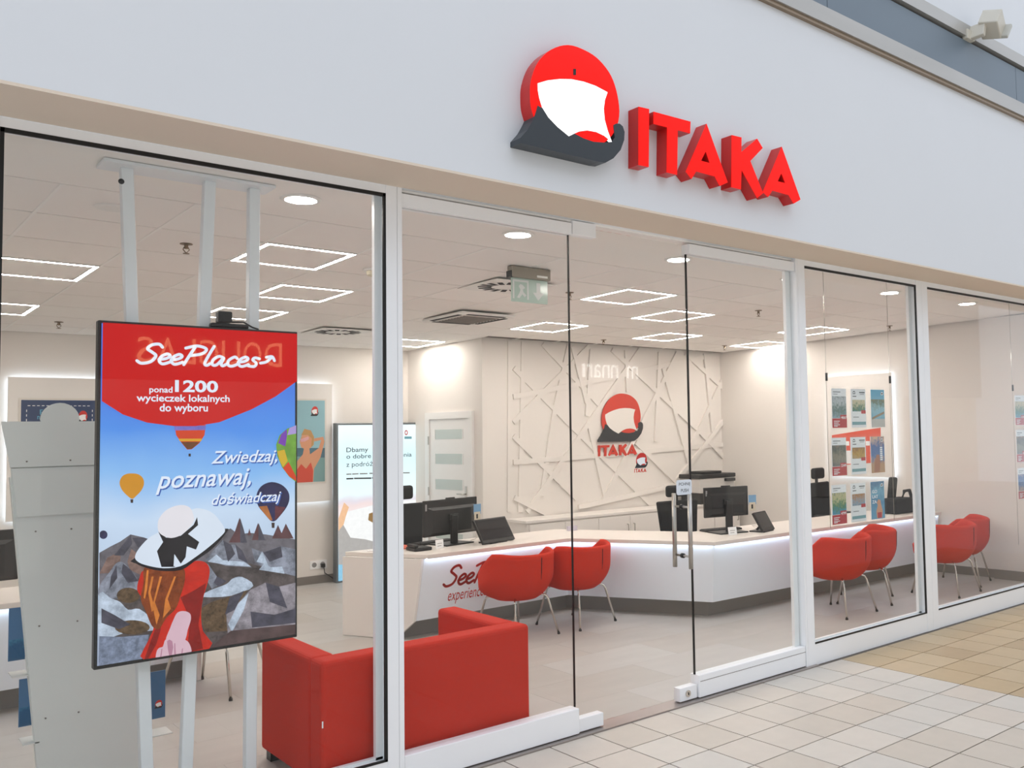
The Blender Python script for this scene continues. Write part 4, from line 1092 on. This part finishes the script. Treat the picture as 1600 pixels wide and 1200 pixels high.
# woman in a red dress and white hat, seen from behind
DR = em('dress', (188, 40, 26), .25, 16); DR2 = em('dress_shade', (128, 26, 22), .25, 16); SK = em('skin', (212, 178, 192), .08); SK2 = em('skin_shade', (178, 128, 150), .1); HA = em('hair', (122, 58, 26), .45, 28); HA2 = em('hair_light', (206, 122, 52), .2)
art('dress', [(290, 640), (305, 570), (345, 515), (560, 480), (670, 462), (722, 478), (742, 520), (732, 590), (700, 700), (688, 800), (700, 900), (740, 1010), (330, 1090), (365, 950), (392, 880), (372, 780), (318, 690)], DR, *A5, 3)
art('dress_fold', [(560, 690), (640, 650), (720, 600), (695, 720), (672, 860), (700, 1010), (600, 1040), (620, 830)], DR2, *A5)
art('dress_fold', [(400, 890), (440, 880), (410, 980), (360, 1080), (335, 1085), (375, 960)], DR2, *A5)
art('hair', [(335, 505), (440, 490), (570, 500), (588, 580), (560, 680), (530, 760), (470, 820), (430, 885), (395, 880), (372, 850), (345, 780), (312, 700), (330, 600)], HA, *A5, 3)
for P in ([(350, 520), (362, 520), (352, 640), (338, 700), (330, 690)], [(430, 560), (445, 560), (400, 720), (430, 800), (410, 860), (385, 740)], [(520, 560), (532, 560), (480, 700), (500, 760), (450, 820), (465, 700)], [(380, 560), (392, 560), (372, 660), (400, 760), (380, 780), (358, 660)]): art('hair_strand', P, HA2, *A5)
art('forearm', [(540, 785), (580, 775), (618, 790), (624, 830), (605, 890), (592, 945), (560, 990), (470, 965), (495, 880), (515, 830)], SK, *A5, 3)
art('hand', [(468, 950), (530, 955), (590, 955), (618, 985), (625, 1040), (560, 1055), (418, 1075), (410, 1030), (425, 1005), (450, 995)], SK, *A5, 3)
for P in ([(475, 962), (490, 952), (508, 962), (514, 1000), (505, 1058), (488, 1062), (480, 1010)], [(520, 975), (526, 975), (530, 1052), (520, 1054)], [(568, 1010), (574, 1005), (572, 1048), (564, 1050)], [(440, 1010), (446, 1008), (440, 1064), (432, 1066)]): art('finger_shade', P, SK2, *A5)
HT = em('hat', (214, 224, 240), .06, 10); HD = em('hat_ribbon', (26, 22, 30), .3); HC = em('hat_crown', (226, 222, 230), .05, 10)
art('hat_edge', [(272, 445), (285, 480), (345, 505), (430, 524), (560, 520), (650, 462), (760, 385), (845, 285), (838, 262), (640, 300)], HD, *A5, 3)
art('hat_brim', [(275, 435), (300, 385), (360, 320), (420, 285), (520, 220), (630, 142), (700, 140), (760, 165), (805, 215), (836, 268), (815, 305), (740, 372), (650, 440), (560, 495), (450, 508), (340, 488), (290, 465)], HT, *A5, 3)
art('hat_ribbon', [(420, 280), (470, 318), (560, 306), (640, 238), (662, 190), (668, 240), (605, 295), (675, 345), (655, 392), (598, 372), (590, 440), (560, 480), (520, 500), (440, 500), (412, 402), (450, 345)], HD, *A5)
art('hat_inside', [(520, 420), (560, 480), (545, 498), (515, 495)], HT, *A5)
art('hat_crown', [(416, 250), (424, 200), (465, 150), (520, 122), (575, 115), (618, 132), (638, 175), (640, 215), (600, 270), (555, 305), (500, 320), (455, 308), (425, 285)], HC, *A5, 3)
# red header with its lettering
SR = em('header_red', (198, 14, 14), .06, 4)
hdp = [(140, 480), (475, 505), (475, 588), (462.5, 596), (427.5, 620), (390, 640), (340, 660), (302.5, 666), (270, 666), (227.5, 660.5), (190, 648), (150, 627)]
art('red_header', hdp, SR, (0, 0), 1.0)
SW = em('lettering', (226, 234, 250), 0.0)
hh = .0015+.0003*(LAY[0]+2)
def tvtext(body, x0, y0, x1, y1, sh=0.0, bold=.02, m=SW, nm='lettering', dh=0.0):
    return text(nm, body, TP, pxrect(TP, x0, y0, x1, y1), m, sc, hh+dh, shear=sh, bold=bold)
r = pxrect(TP, 211, 537, 428, 575)
strokes('script_lettering', place_script(WORD+ARROW, r, WL+.55), .0064, TP, SW, sc, hh)
tvtext('ponad', 231, 604, 267, 617); tvtext('1200', 271, 594, 338, 614, bold=.03)
tvtext('wycieczek lokalnych', 211, 616, 356, 632); tvtext('do wyboru', 247, 631, 322, 647)
SHD = em('lettering_shadow', (58, 92, 170), 0.0)
for body, q in (('Zwiedzaj,', (327, 705, 430, 727)), ('poznawaj,', (241, 737, 389, 765)), ('doświadczaj', (328, 771, 436, 787))):
    tvtext(body, q[0]+1.6, q[1]+1.8, q[2]+1.6, q[3]+1.8, .32, .014, SHD, 'lettering_shadow', .0003); tvtext(body, *q, .32, .01, SW, 'lettering', .0007)
t = thing('webcam', 'small black camera box with cable on top of the tall screen', 'camera', (1.35, TVY+.03, az1))
a, b = ony(340, 500, TVY+.02), ony(360, 500, TVY+.02)
box('clamp', a.x-.03, b.x+.08, TVY+.012, TVY+.05, az1, az1+.022, BLK, t, .008)
box('camera_body', a.x, b.x+.005, TVY+.005, TVY+.055, az1+.024, az1+.075, BLK, t, .006)
tube('cable', [(b.x+.005, TVY+.03, az1+.03), (b.x+.06, TVY+.03, az1+.034), (b.x+.1, TVY+.03, az1+.012), (b.x+.13, TVY+.04, az1+.006)], .004, BLK, t)

# ================================================================== GREY BROCHURE RACK (its back to the window)
RY = .95
RG = mat('rack_grey', (228, 230, 227), 0.4, var=0.03, scale=2)
RP = facade(RY)
rk = thing('brochure_rack', 'grey tapered brochure rack with a round top, its back to the window', 'rack', (.93, RY, 0))
flat('back_panel', [[(.735, .03), (1.135, .03), (1.255, 1.56), (.60, 1.56)]], RP, RG, rk, 0, .012)
flat('header_panel', [[(.598, 1.545), (1.257, 1.545), (1.29, 1.752), (.862, 1.752)]+[(.787+.078*math.cos(a), 1.76+.078*math.sin(a)) for a in [math.pi*i/14 for i in range(15)]]+[(.712, 1.752), (.562, 1.752)]], RP, RG, rk, .014, .012)
flat('lower_header', [[(.628, 1.32), (1.24, 1.32), (1.257, 1.54), (.604, 1.54)]], RP, RG, rk, .008, .007)
box('foot', .70, 1.17, RY-.1, RY+.35, 0, .03, RG, rk, .004)
for x0, x1 in ((.60, .735), (1.255, 1.135)):
    hull('side_flange', [(x1, RY+.012, .03), (x1+.006, RY+.012, .03), (x1+.006, RY+.05, .03), (x1, RY+.05, .03)], [(x0, RY+.012, 1.5), (x0+.006, RY+.012, 1.5), (x0+.006, RY+.05, 1.5), (x0, RY+.05, 1.5)], RG, rk)
for x, z in ((.66, 1.57), (.83, 1.57), (.70, 1.25), (.84, 1.25), (.72, .82), (.87, .82), (.75, .4), (.88, .4)): tube('rivet', [(x, RY-.003, z), (x, RY+.001, z)] if z < 1.3 else [(x, RY-.0165, z), (x, RY-.013, z)], .004, SKIRT, rk, 8)
SEA = photomat('photo_sea', [(20, 84, 128), (64, 140, 176), (36, 92, 110), (118, 150, 96)], 10)
BLU = mat('brochure_blue', (66, 112, 156), 0.4, var=0.15)
for px_, lab in (((14, 951, 39, 1030), 'blue holiday brochure sticking out left of the grey rack, upper one'), ((30, 1062, 54, 1132), 'blue holiday brochure sticking out left of the grey rack, lower one'), ((222, 1053, 258, 1120), 'blue brochure with a small emblem, right of the grey rack under the screen')):
    y_ = RY+.14
    pl = facade(y_); r = pxrect(pl, *px_)
    t = thing('brochure', lab, 'brochure', ((r[0]+r[2])/2, y_, r[1]), 'blue brochures on the grey rack')
    flat('cover', [rectab(*r)], pl, BLU, t, 0, .006)
    if px_[0] < 100: flat('cover_photo', [rectab(r[0]+.003, r[1]+.003, r[2]-.003, r[1]+(r[3]-r[1])*.4)], pl, SEA, t, .001)
    else:
        emblem(pl, (r[2]-.05, r[1]+.05, r[2]-.012, r[1]+.09), t, (EMR, EMW, EMB), .001, 0, .0006)
    flat('pocket', [rectab(r[0]-.01, r[1]-.05, r[2]+.01, r[1]+.012)], pl, ACRYL, rk, .014, .003)
    hull('pocket_arm', [(r[0], RY+.0, r[1]-.05), (r[2], RY+.0, r[1]-.05), (r[2], y_-.012, r[1]-.05), (r[0], y_-.012, r[1]-.05)], [(r[0], RY+.0, r[1]-.045), (r[2], RY+.0, r[1]-.045), (r[2], y_-.012, r[1]-.045), (r[0], y_-.012, r[1]-.045)], RG, rk)

# ================================================================== BACK WALL: LIT PANELS, POSTERS, LIGHT BOX
BP = facade(YB-.07)
def halo_panel(label, pl, rect, loc, wallpl_h, poster_rect=None):
    t = thing('wall_panel', label, 'wall panel', loc, 'white wall panels with light behind')
    flat('panel', [rectab(*rect)], pl, mat('panel_white', (238, 234, 230), .5, var=.01), t, 0, .02)
    a0, b0, a1, b1 = rect; w = .02
    for q in (rectab(a0+.012, b0+.02, a0+.012+w, b1-.02), rectab(a1-.012-w, b0+.02, a1-.012, b1-.02), rectab(a0+.03, b1-.012-w, a1-.03, b1-.012), rectab(a0+.03, b0+.012, a1-.03, b0+.012+w)):
        flat('light_strip', [q], pl, LEDC, t, -.022, .012)
    flat('spacer', [rectab(a0+.06, b0+.06, a1-.06, b1-.06)], pl, SKIRT, t, -.0205, .047)
    return t
zt_, zb_ = BP.px(519, 600)[1], BP.px(519, 782)[1]
xa, xb = BP.px(13, 590)[0], BP.px(172, 595)[0]; xc, xe = BP.px(362, 597)[0], BP.px(519, 600)[0]
halo_panel('white back-lit wall panel with the dark blue poster, left of the screen', BP, (xa, zb_, xb, zt_), (xa, YB, zb_), .07)
halo_panel('white back-lit wall panel with the sunbather poster, right of the screen', BP, (xc, zb_, xe, zt_), (xe, YB, zb_), .07)
POS = Pl((0, YB-.07, 0), (1, 0, 0), (0, 0, 1))
r1 = (BP.px(33, 625)[0], BP.px(507, 752)[1], BP.px(152, 630)[0], BP.px(33, 625)[1])
t = thing('poster', 'dark blue poster with a dashed white border and small emblem', 'poster', (r1[0], YB-.07, r1[1]), 'posters on the back-lit panels')
FRW = mat('poster_frame', (226, 220, 212), .4)
flat('frame', [rectab(r1[0]-.02, r1[1]-.02, r1[2]+.02, r1[3]+.02)], POS, FRW, t, .008, .006)
flat('print', [rectab(*r1)], POS, mat('poster_navy', (44, 64, 104), .5), t, .0095)
DSH = WHT
m_ = .05
for i in range(14):
    x = r1[0]+m_+i*(r1[2]-r1[0]-2*m_)/14; flat('dash', [rectab(x, r1[3]-m_-.006, x+.022, r1[3]-m_)], POS, DSH, t, .0103)
for i in range(20):
    z_ = r1[3]-m_-.04-i*.044
    for x in (r1[0]+m_-.01, r1[2]-m_+.004): flat('dash', [rectab(x, z_-.022, x+.006, z_)], POS, DSH, t, .0103)
emblem(POS, (r1[2]-.17, r1[3]-.22, r1[2]-.08, r1[3]-.1), t, (EMR, EMW, EMB), .0103, 0, .0006)
PCY = mat('poster_cyan', (96, 170, 200), .5)
text('lettering', 'E', POS, (POS.px(62, 640)[0], POS.px(62, 648)[1], POS.px(67, 640)[0], POS.px(62, 640)[1]), PCY, t, .0103, bold=.02); text('lettering', 'n', POS, (POS.px(58, 650)[0], POS.px(58, 655)[1], POS.px(62, 650)[0], POS.px(58, 650)[1]), PCY, t, .0103, bold=.02)
wordmark(POS, (r1[2]-.18, r1[3]-.25, r1[2]-.085, r1[3]-.225), t, EMR, .0103)
r2 = (BP.px(386, 624)[0], BP.px(507, 752)[1], BP.px(507, 626)[0], BP.px(507, 626)[1])
t = thing('poster', 'poster of a smiling sunbather in red swimwear and sunglasses against the sea', 'poster', (r2[0], YB-.07, r2[1]), 'posters on the back-lit panels')
flat('frame', [rectab(r2[0]-.02, r2[1]-.02, r2[2]+.02, r2[3]+.02)], POS, FRW, t, .008, .006)
prn = flat('print', [rectab(*r2)], POS, mat('poster_sky', (150, 196, 208), .5, var=.12, scale=2), t, .0095)
def pp(nm, P, m, k): pxflat(nm, P, POS, m, prn, .0095+.0006*k, 0, (440, 560), .25)
PSK = mat('poster_skin', (222, 158, 120), .5, var=.08); PSE = mat('poster_sea', (120, 160, 160), .5, var=.1)
def ppc(nm, P, m, k):
    q = []
    for x, y in P:
        a, b = POS.px(440+x*.25, 560+y*.25); q.append((min(max(a, r2[0]), r2[2]), min(max(b, r2[1]), r2[3])))
    flat(nm, [q], POS, m, prn, .0095+.0006*k)
ppc('sea', [(-220, 560), (270, 560), (270, 780), (-220, 780)], mat('poster_water', (70, 110, 128), .5, var=.2), 1)
ppc('deck', [(-220, 600), (270, 620), (270, 780), (-220, 780)], PSE, 2)
ppc('body', [(70, 780), (80, 660), (130, 600), (140, 550), (170, 550), (175, 600), (230, 560), (245, 510), (200, 520), (200, 500), (258, 490), (266, 520), (240, 620), (200, 690), (195, 780)], PSK, 3)
ppc('swimsuit', [(80, 780), (90, 700), (120, 660), (150, 690), (180, 650), (195, 700), (192, 780)], mat('poster_red', (214, 70, 44), .5), 4)
ppc('head', [(110, 520), (125, 480), (160, 465), (190, 480), (196, 520), (180, 560), (145, 570), (120, 555)], PSK, 4)
ppc('hair', [(120, 480), (140, 440), (180, 450), (200, 490), (198, 540), (182, 555), (186, 500), (160, 478)], mat('poster_hair', (196, 150, 90), .5), 5)
ppc('sunglasses', [(115, 505), (165, 488), (168, 505), (145, 518), (118, 522)], mat('poster_pink', (226, 170, 176), .4), 6)
emblem(POS, (r2[2]-.165, POS.px(490, 650)[1], r2[2]-.075, POS.px(490, 635)[1]), prn, (EMR, EMW, EMB), .0115, 0, .0006)
# light box
LX0, LX1 = BP.px(526, 660)[0], xd(YB)-.03; LZ1 = BP.px(526, 660)[1]; LY = YB-.16
LP = facade(LY); LX0 = LP.px(525, 660)[0]; LX1 = LP.px(656, 657)[0]-.02; LZ1 = LP.px(525, 661)[1]
lb = thing('light_box', 'tall illuminated poster box with black lettering beside the white door', 'light box', ((LX0+LX1)/2, LY+.05, 0))
box('frame', LX0, LX1, LY, LY+.09, .0, LZ1, mat('box_grey', (120, 126, 130), .35, metal=.5), lb, .006)
LGR = gradmat('lightbox_face', [(0.0, (110, 180, 220)), (0.12, (170, 205, 225)), (0.3, (240, 240, 244)), (0.47, (226, 206, 206)), (0.5, (214, 206, 216)), (0.56, (222, 240, 244)), (0.8, (206, 236, 244)), (0.95, (226, 240, 244))], .02, LZ1-.02, 0.95)
face = flat('lit_face', [rectab(LX0+.025, .02, LX1-.025, LZ1-.025)], LP, LGR, lb, .002)
def le(name, c): return mat('lightbox_'+name, c, .4, var=.12, scale=30, emit=.8)
def lba(nm, P, m, k, off=(440, 560), scl=.25):
    q = []
    for x, y in P:
        a, b = LP.px(off[0]+x*scl, off[1]+y*scl); q.append((min(max(a, LX0+.026), LX1-.026), min(max(b, .021), LZ1-.026)))
    flat(nm, [q], LP, m, face, .002+.0006*k)
lba('bedding', [(400, 960), (640, 900), (880, 880), (880, 1300), (340, 1300)], le('white', (248, 248, 250)), 1)
lba('arm', [(345, 1120), (355, 1000), (390, 900), (420, 930), (400, 990), (365, 1120)], le('skin', (238, 190, 150)), 2)
lba('knit_sleeve', [(345, 1080), (385, 1040), (430, 1120), (520, 1130), (640, 1160), (700, 1200), (700, 1290), (345, 1290)], le('knit', (176, 172, 170)), 3)
lba('hat', [(540, 1010), (545, 970), (590, 955), (640, 990), (700, 900), (740, 910), (720, 1040), (600, 1045)], le('straw', (150, 116, 70)), 4)
lba('hat_band', [(590, 945), (650, 910), (740, 880), (740, 920), (640, 960)], le('black', (34, 30, 30)), 5)
lba('hair', [(580, 1040), (640, 1000), (700, 1040), (690, 1130), (620, 1165), (585, 1130), (605, 1080)], le('blond', (222, 176, 92)), 6)
lba('pillow', [(350, 1200), (430, 1180), (700, 1210), (700, 1500), (350, 1500)], le('blue', (140, 196, 226)), 2)
BT = mat('lightbox_print', (44, 40, 44), .5)
def lbt(body, x0, y0, x1, y1, m=BT, b=.005): text('lettering', body, LP, pxrect(LP, x0, y0, x1, y1), m, face, .004, bold=b)
def lbl(body, x0, y0, y1, x1, yr, m=BT, b=.005):
    a0, b1 = LP.px(x0, y0); b0 = LP.px(x0, y1)[1]; a1 = LP.px(x1, yr)[0]
    text('lettering', body, LP, (a0, b0, a1, b1), m, face, .004, bold=b)
lbl('Dbamy', 541, 699.5, 709, 575, 706); lbl('o dobre wspomnienia', 541, 710, 719, 643, 714); lbl('z podróży', 541, 721.5, 732, 588, 728, b=0.0)
for k, (x0, x1, y) in enumerate(((541, 549, 741), (550, 560, 740.6), (562, 574, 740.2), (577, 592, 739.6), (594, 640, 739))): lba('text_line', [(x0, y-.8), (x1, y-1.2), (x1, y+.6), (x0, y+1)], LBL, 3, (0, 0), 1.0)
for k, (x0, x1, y) in enumerate(((541, 552, 748), (553, 580, 747.4), (581, 600, 746.6), (601, 630, 745.8))): lba('text_line', [(x0, y-1), (x1, y-1.4), (x1, y+.8), (x0, y+1.2)], BT, 3, (0, 0), 1.0)
lbt('O', 632, 672, 637, 680, mat('lightbox_red', (200, 40, 40), .5), .04)
lba('teal_bar', [(767, 488), (812, 488), (812, 503), (767, 503)], le('teal', (100, 150, 160)), 3)
# sockets
OP = facade(YB)
r = pxrect(OP, 484, 877, 510, 887)
t = thing('wall_socket', 'white double wall socket low on the back wall', 'socket', ((r[0]+r[2])/2, YB, r[1]))
flat('plate', [rectab(r[0], r[1], r[2], r[3])], OP, WHT, t, .01, .01)
for i in range(2):
    c = r[0]+(i+.5)*(r[2]-r[0])/2; flat('socket_well', [[(c+.028*math.cos(k*math.pi/8), (r[1]+r[3])/2+.028*math.sin(k*math.pi/8)) for k in range(16)]], OP, LBL, t, .0105)
t2 = thing('power_plug', 'black plug and hanging cable in the wall socket', 'plug', (r[2]-.05, YB-.011, r[1]+.03))
box('plug', r[2]-.075, r[2]-.03, YB-.05, YB-.0115, r[1]+.012, r[1]+.056, BLK, t2, .008)
tube('cable', [(r[2]-.05, YB-.045, r[1]+.02), (r[2]-.04, YB-.05, r[1]-.05), (r[2]+.03, YB-.05, r[1]-.1), (r[2]+.07, YB-.06, .03)], .005, BLK, t2)

# ================================================================== RIGHT WALL PANEL WITH RED POSTER
rv = Vector((xr(1)-xr(2), -1, 0)).normalized()
RW = Pl((xr(YL), YL, 0), rv, (0, 0, 1))
RW2 = Pl(RW.at(0, 0, .07), rv, (0, 0, 1))
a0, b1 = RW2.px(1290, 589); a1 = RW2.px(1391, 576)[0]; b0 = RW2.px(1391, 746)[1]
halo_panel('white back-lit wall panel on the right wall behind the hanging brochures', RW2, (a0, b0, a1, b1), RW2.at(a0, b0), .07)
q = [RW2.px(x, y) for x, y in ((1300, 680), (1376, 668), (1377, 722), (1300, 728))]
t = thing('poster', 'red and white offer poster on the right wall panel behind the brochures', 'poster', RW2.at(*q[3]))
pr3 = flat('print', [q], RW2, mat('poster_offer_red', (222, 84, 60), .5, var=.05), t, .002, .001)
w_ = q[1][0]-q[0][0]; h_ = q[0][1]-q[3][1]
flat('white_block', [rectab(q[0][0]+.1*w_, q[3][1]+.08*h_, q[0][0]+.55*w_, q[3][1]+.5*h_)], RW2, WHT, pr3, .0028)
for k in range(4): flat('white_mark', [rectab(q[0][0]+(.28+.14*k)*w_, q[3][1]+.66*h_, q[0][0]+(.36+.14*k)*w_, q[3][1]+.8*h_)], RW2, WHT, pr3, .0028)

# ================================================================== HANGING BROCHURE DISPLAYS IN THE WINDOW
HY = .15
HP = facade(HY)
PH = [photomat('photo_city', [(150, 176, 190), (90, 120, 110), (200, 206, 210), (60, 70, 64)], 22), photomat('photo_beach', [(80, 160, 190), (60, 120, 90), (220, 206, 170), (120, 110, 80)], 20), photomat('photo_coast', [(110, 176, 200), (150, 196, 210), (90, 110, 80), (190, 170, 130)], 14),
      photomat('photo_dusk', [(110, 110, 110), (150, 140, 120), (70, 80, 74), (190, 150, 120)], 16), photomat('photo_arch', [(70, 130, 190), (206, 160, 60), (160, 110, 40), (90, 150, 200)], 18), photomat('photo_beige', [(196, 150, 110), (60, 110, 170), (40, 90, 160), (220, 180, 150)], 12),
      photomat('photo_lagoon', [(60, 150, 190), (70, 130, 80), (210, 200, 150), (40, 100, 110)], 20), photomat('photo_market', [(70, 90, 70), (150, 170, 190), (190, 130, 60), (40, 50, 44)], 26), photomat('photo_pool', [(90, 160, 196), (70, 140, 180), (120, 180, 206), (60, 120, 160)], 8)]
PTEAL = mat('print_teal', (120, 166, 172), .5, var=.2, scale=30); PWHT = WHT
def brochure(label, pl, r, kind, ph, group, extra=None):
    a0, b0, a1, b1 = r; w, h = a1-a0, b1-b0
    t = thing('brochure', label, 'brochure', pl.at((a0+a1)/2, b0), group)
    cv = flat('cover', [rectab(*r)], pl, PWHT, t, 0, .004)
    def R(x0, y0, x1, y1): return [rectab(a0+x0*w, b0+y0*h, a0+x1*w, b0+y1*h)]
    if kind == 0:
        flat('photo', R(.02, .25, .98, .8), pl, ph, cv, .0008); flat('red_block', R(0, 0, 1, .24), pl, PRED, cv, .0008); flat('price_tag', R(.55, .2, .98, .33), pl, PRED, cv, .0014)
        flat('heading', R(.1, .9, .6, .925), pl, LBL, cv, .0008); flat('heading', R(.1, .85, .4, .865), pl, LBL, cv, .0008)
        for k, (x1, y) in enumerate(((.5, .16), (.42, .115), (.5, .07), (.35, .035))): flat('text_line', R(.1, y, x1, y+.018), pl, WHT, cv, .0014)
        text('price', extra or '4799', pl, (a0+.6*w, b0+.225*h, a0+.94*w, b0+.3*h), WHT, cv, .0019, bold=.02)
    elif kind == 1:
        flat('photo', R(.08, .42, .94, .72), pl, ph, cv, .0008); flat('price_tag', R(.66, .36, .96, .45), pl, PRED, cv, .0014); flat('teal_strip', R(.04, .07, .96, .15), pl, PTEAL, cv, .0008)
        flat('heading', R(.56, .9, .94, .925), pl, PBLK, cv, .0008); flat('heading', R(.12, .8, .36, .82), pl, PBLK, cv, .0008); flat('heading', R(.6, .86, .9, .875), pl, LBL, cv, .0008); flat('text_line', R(.12, .26, .5, .28), pl, LBL, cv, .0008)
        emblem(pl, (a0+.12*w, b0+.87*h, a0+.3*w, b0+.95*h), cv, (EMB, EMW, EMB), .0008, 0, .0005)
    else:
        flat('photo', R(.0, .0, 1, 1), pl, ph, cv, .0008)
        emblem(pl, (a0+.72*w, b0+.86*h, a0+.92*w, b0+.94*h), cv, (WHT, EMB, WHT), .0012, 0, .0005)
        if extra == 'wheel':
            flat('shore', R(0, 0, 1, .22), pl, mat('print_sand', (200, 196, 190), .5, var=.2), cv, .0012); flat('wood_beam', [[(a0+.05*w, b0+.2*h), (a0+.95*w, b0+.36*h), (a0+.95*w, b0+.42*h), (a0+.05*w, b0+.26*h)]], pl, mat('print_wood', (150, 126, 96), .5), cv, .0016)
            flat('sky', R(0, .74, 1, 1), pl, mat('print_sky', (104, 176, 206), .5), cv, .0010)
        if extra == 'woman':
            flat('swimmer', [[(a0+.4*w, b0+.02*h), (a0+.36*w, b0+.2*h), (a0+.48*w, b0+.36*h), (a0+.42*w, b0+.44*h), (a0+.52*w, b0+.52*h), (a0+.68*w, b0+.5*h), (a0+.72*w, b0+.4*h), (a0+.84*w, b0+.2*h), (a0+.78*w, b0+.02*h)]], pl, PSK, cv, .0014)
            flat('swimsuit', R(.45, .02, .75, .17), pl, PRED, cv, .0019); text('lettering', 'GO\nLAT\nZA', pl, (a0+.08*w, b0+.42*h, a0+.52*w, b0+.78*h), WHT, cv, .0012, bold=.03)
        if extra == 'tan':
            flat('figure', [[(a0+.2*w, b0+.02*h), (a0+.24*w, b0+.3*h), (a0+.4*w, b0+.5*h), (a0+.6*w, b0+.5*h), (a0+.66*w, b0+.3*h), (a0+.6*w, b0+.02*h)]], pl, mat('print_tan', (176, 110, 80), .5, var=.25, scale=40), cv, .0014); [flat('white_mark', R(.66, .34+.055*k, .84, .38+.055*k), pl, WHT, cv, .0019) for k in range(7)]
    return t
hdis = thing('hanging_display', 'clear acrylic pocket display on steel wires, holding nine brochures', 'display', (5.98, HY, .9))
for x0, y0, x1, y1 in ((1292.5, 432, 1291, 826), (1388, 445, 1394, 812)):
    a, b = ony(x0, y0, HY), ony(x1, y1, HY)
    xm = (a.x+b.x)/2
    tube('wire', [(xm, HY, cz(HY)-.002), (xm, HY, b.z)], .0022, STEEL, hdis, 6)
    for zz in (ony(1292, 589, HY).z,): tube('wire_clamp', [(xm, HY-.004, zz-.03), (xm, HY-.004, zz+.03)], .009, BLK, hdis, 8)
COLS = [(1299, 1323.5), (1329, 1354), (1360, 1383)]
ROWS = [(607, 668), (682, 741), (754, 815)]
KL = ['white city brochure with a red price block', 'white brochure with small photo', 'full picture brochure']
RN = ['top row', 'middle row', 'bottom row']; CN = ['left column', 'middle column', 'right column']
for ri, (y0, y1) in enumerate(ROWS):
    for ci, (x0, x1) in enumerate(COLS):
        dy = (-1.5, 0, 1)[ci]*(2-ri)*.6
        r = pxrect(HP, x0, y0+2, x1, y1); zr0 = HP.px(1340, y0+1)[1]; zr1 = HP.px(1340, y1)[1]
        r = (r[0], zr1, r[2], zr0)
        ex = {(0, 2): 'wheel', (1, 2): 'tan', (2, 2): 'woman', (0, 0): '4661', (1, 0): '2349'}.get((ri, ci))
        lab = {2: {0: 'full picture beach brochure', 1: 'blue picture brochure with a tanned figure', 2: 'blue picture brochure with a swimmer and big white lettering'}[ri]}.get(ci, KL[ci])
        brochure('%s, %s of hanging display%s' % (lab, RN[ri], '' if ci == 2 else ', '+CN[ci]), HP, r, ci, PH[ri*3+ci], 'brochures in the hanging displays', ex)
        a0, b0, a1, b1 = r
        flat('pocket', [rectab(a0-.01, b0-.012, a1+.01, b1+.012)], HP, ACRYL, hdis, .012, .003)
        flat('pocket_back', [rectab(a0-.012, b0-.014, a1+.012, b1+.02)], HP, ACRYL, hdis, -.006, .003)
h2 = thing('hanging_display', 'clear acrylic pocket display on wires at the right edge of the picture', 'display', (8.8, HY, 1.0))
a, b = ony(1573, 452, HY), ony(1576, 905, HY)
for xm in (8.56, 9.22): tube('wire', [(xm, HY, cz(HY)-.002), (xm, HY, .5)], .0022, STEEL, h2, 6)
tube('wire_clamp', [(8.56, HY-.004, HP.px(1578, 606)[1]-.03), (8.56, HY-.004, HP.px(1578, 606)[1]+.03)], .009, BLK, h2, 8)
for ri, (y0, y1) in enumerate(((618, 664), (672, 722), (732, 780))):
    z1_, z0_ = HP.px(1590, y0)[1], HP.px(1590, y1)[1]; x0_ = HP.px(1582, y0)[0]
    for ci in range(2):
        xx = max(x0_, 8.6)+ci*.24
        brochure('%s brochure with a red block at the right picture edge, %s%s' % (('harbour', 'seaside', 'beach')[ri], RN[ri], ' inner' if ci == 0 else ' outer'), HP, (xx, z0_, xx+.2, z1_), 0, PH[(ri*2+1+ci) % 9], 'brochures in the hanging displays')
        flat('pocket', [rectab(xx-.01, z0_-.012, xx+.21, z1_+.012)], HP, ACRYL, h2, .012, .003)

# ================================================================== STICKERS ON THE GLASS DOOR
DP = facade(GY0)
t = thing('door_sticker', 'small red and black emblem sticker on the glass door', 'sticker', (3.6, GY0, 1.4))
emblem(DP, pxrect(DP, 991.5, 708, 1012, 730.5), t, (EMR, EMW, EMB), .0005, 0, .0004)
wordmark(DP, pxrect(DP, 991, 732, 1010, 738), t, EMR, .0005)
r = pxrect(DP, 1056.5, 750.5, 1081, 772)
t = thing('push_sign', 'white push sign with black lettering on the glass door above the handle', 'sign', ((r[0]+r[2])/2, GY0, r[1]))
rr = .015
pts = []
for cx0, cy0, a_ in ((r[2]-rr, r[3]-rr, 0), (r[0]+rr, r[3]-rr, 1), (r[0]+rr, r[1]+rr, 2), (r[2]-rr, r[1]+rr, 3)):
    pts += [(cx0+rr*math.cos((a_+k/4)*math.pi/2), cy0+rr*math.sin((a_+k/4)*math.pi/2)) for k in range(5)]
flat('plate', [pts], DP, mat('sticker_white', (226, 232, 240), .4), t, .0008, .0006)
w_, h_ = r[2]-r[0], r[3]-r[1]
text('lettering', 'PCHNIJ', DP, (r[0]+.16*w_, r[1]+.56*h_, r[2]-.12*w_, r[3]-.18*h_), PBLK, t, .0014); text('lettering', 'PUSH', DP, (r[0]+.28*w_, r[1]+.18*h_, r[2]-.22*w_, r[1]+.40*h_), PBLK, t, .0014)
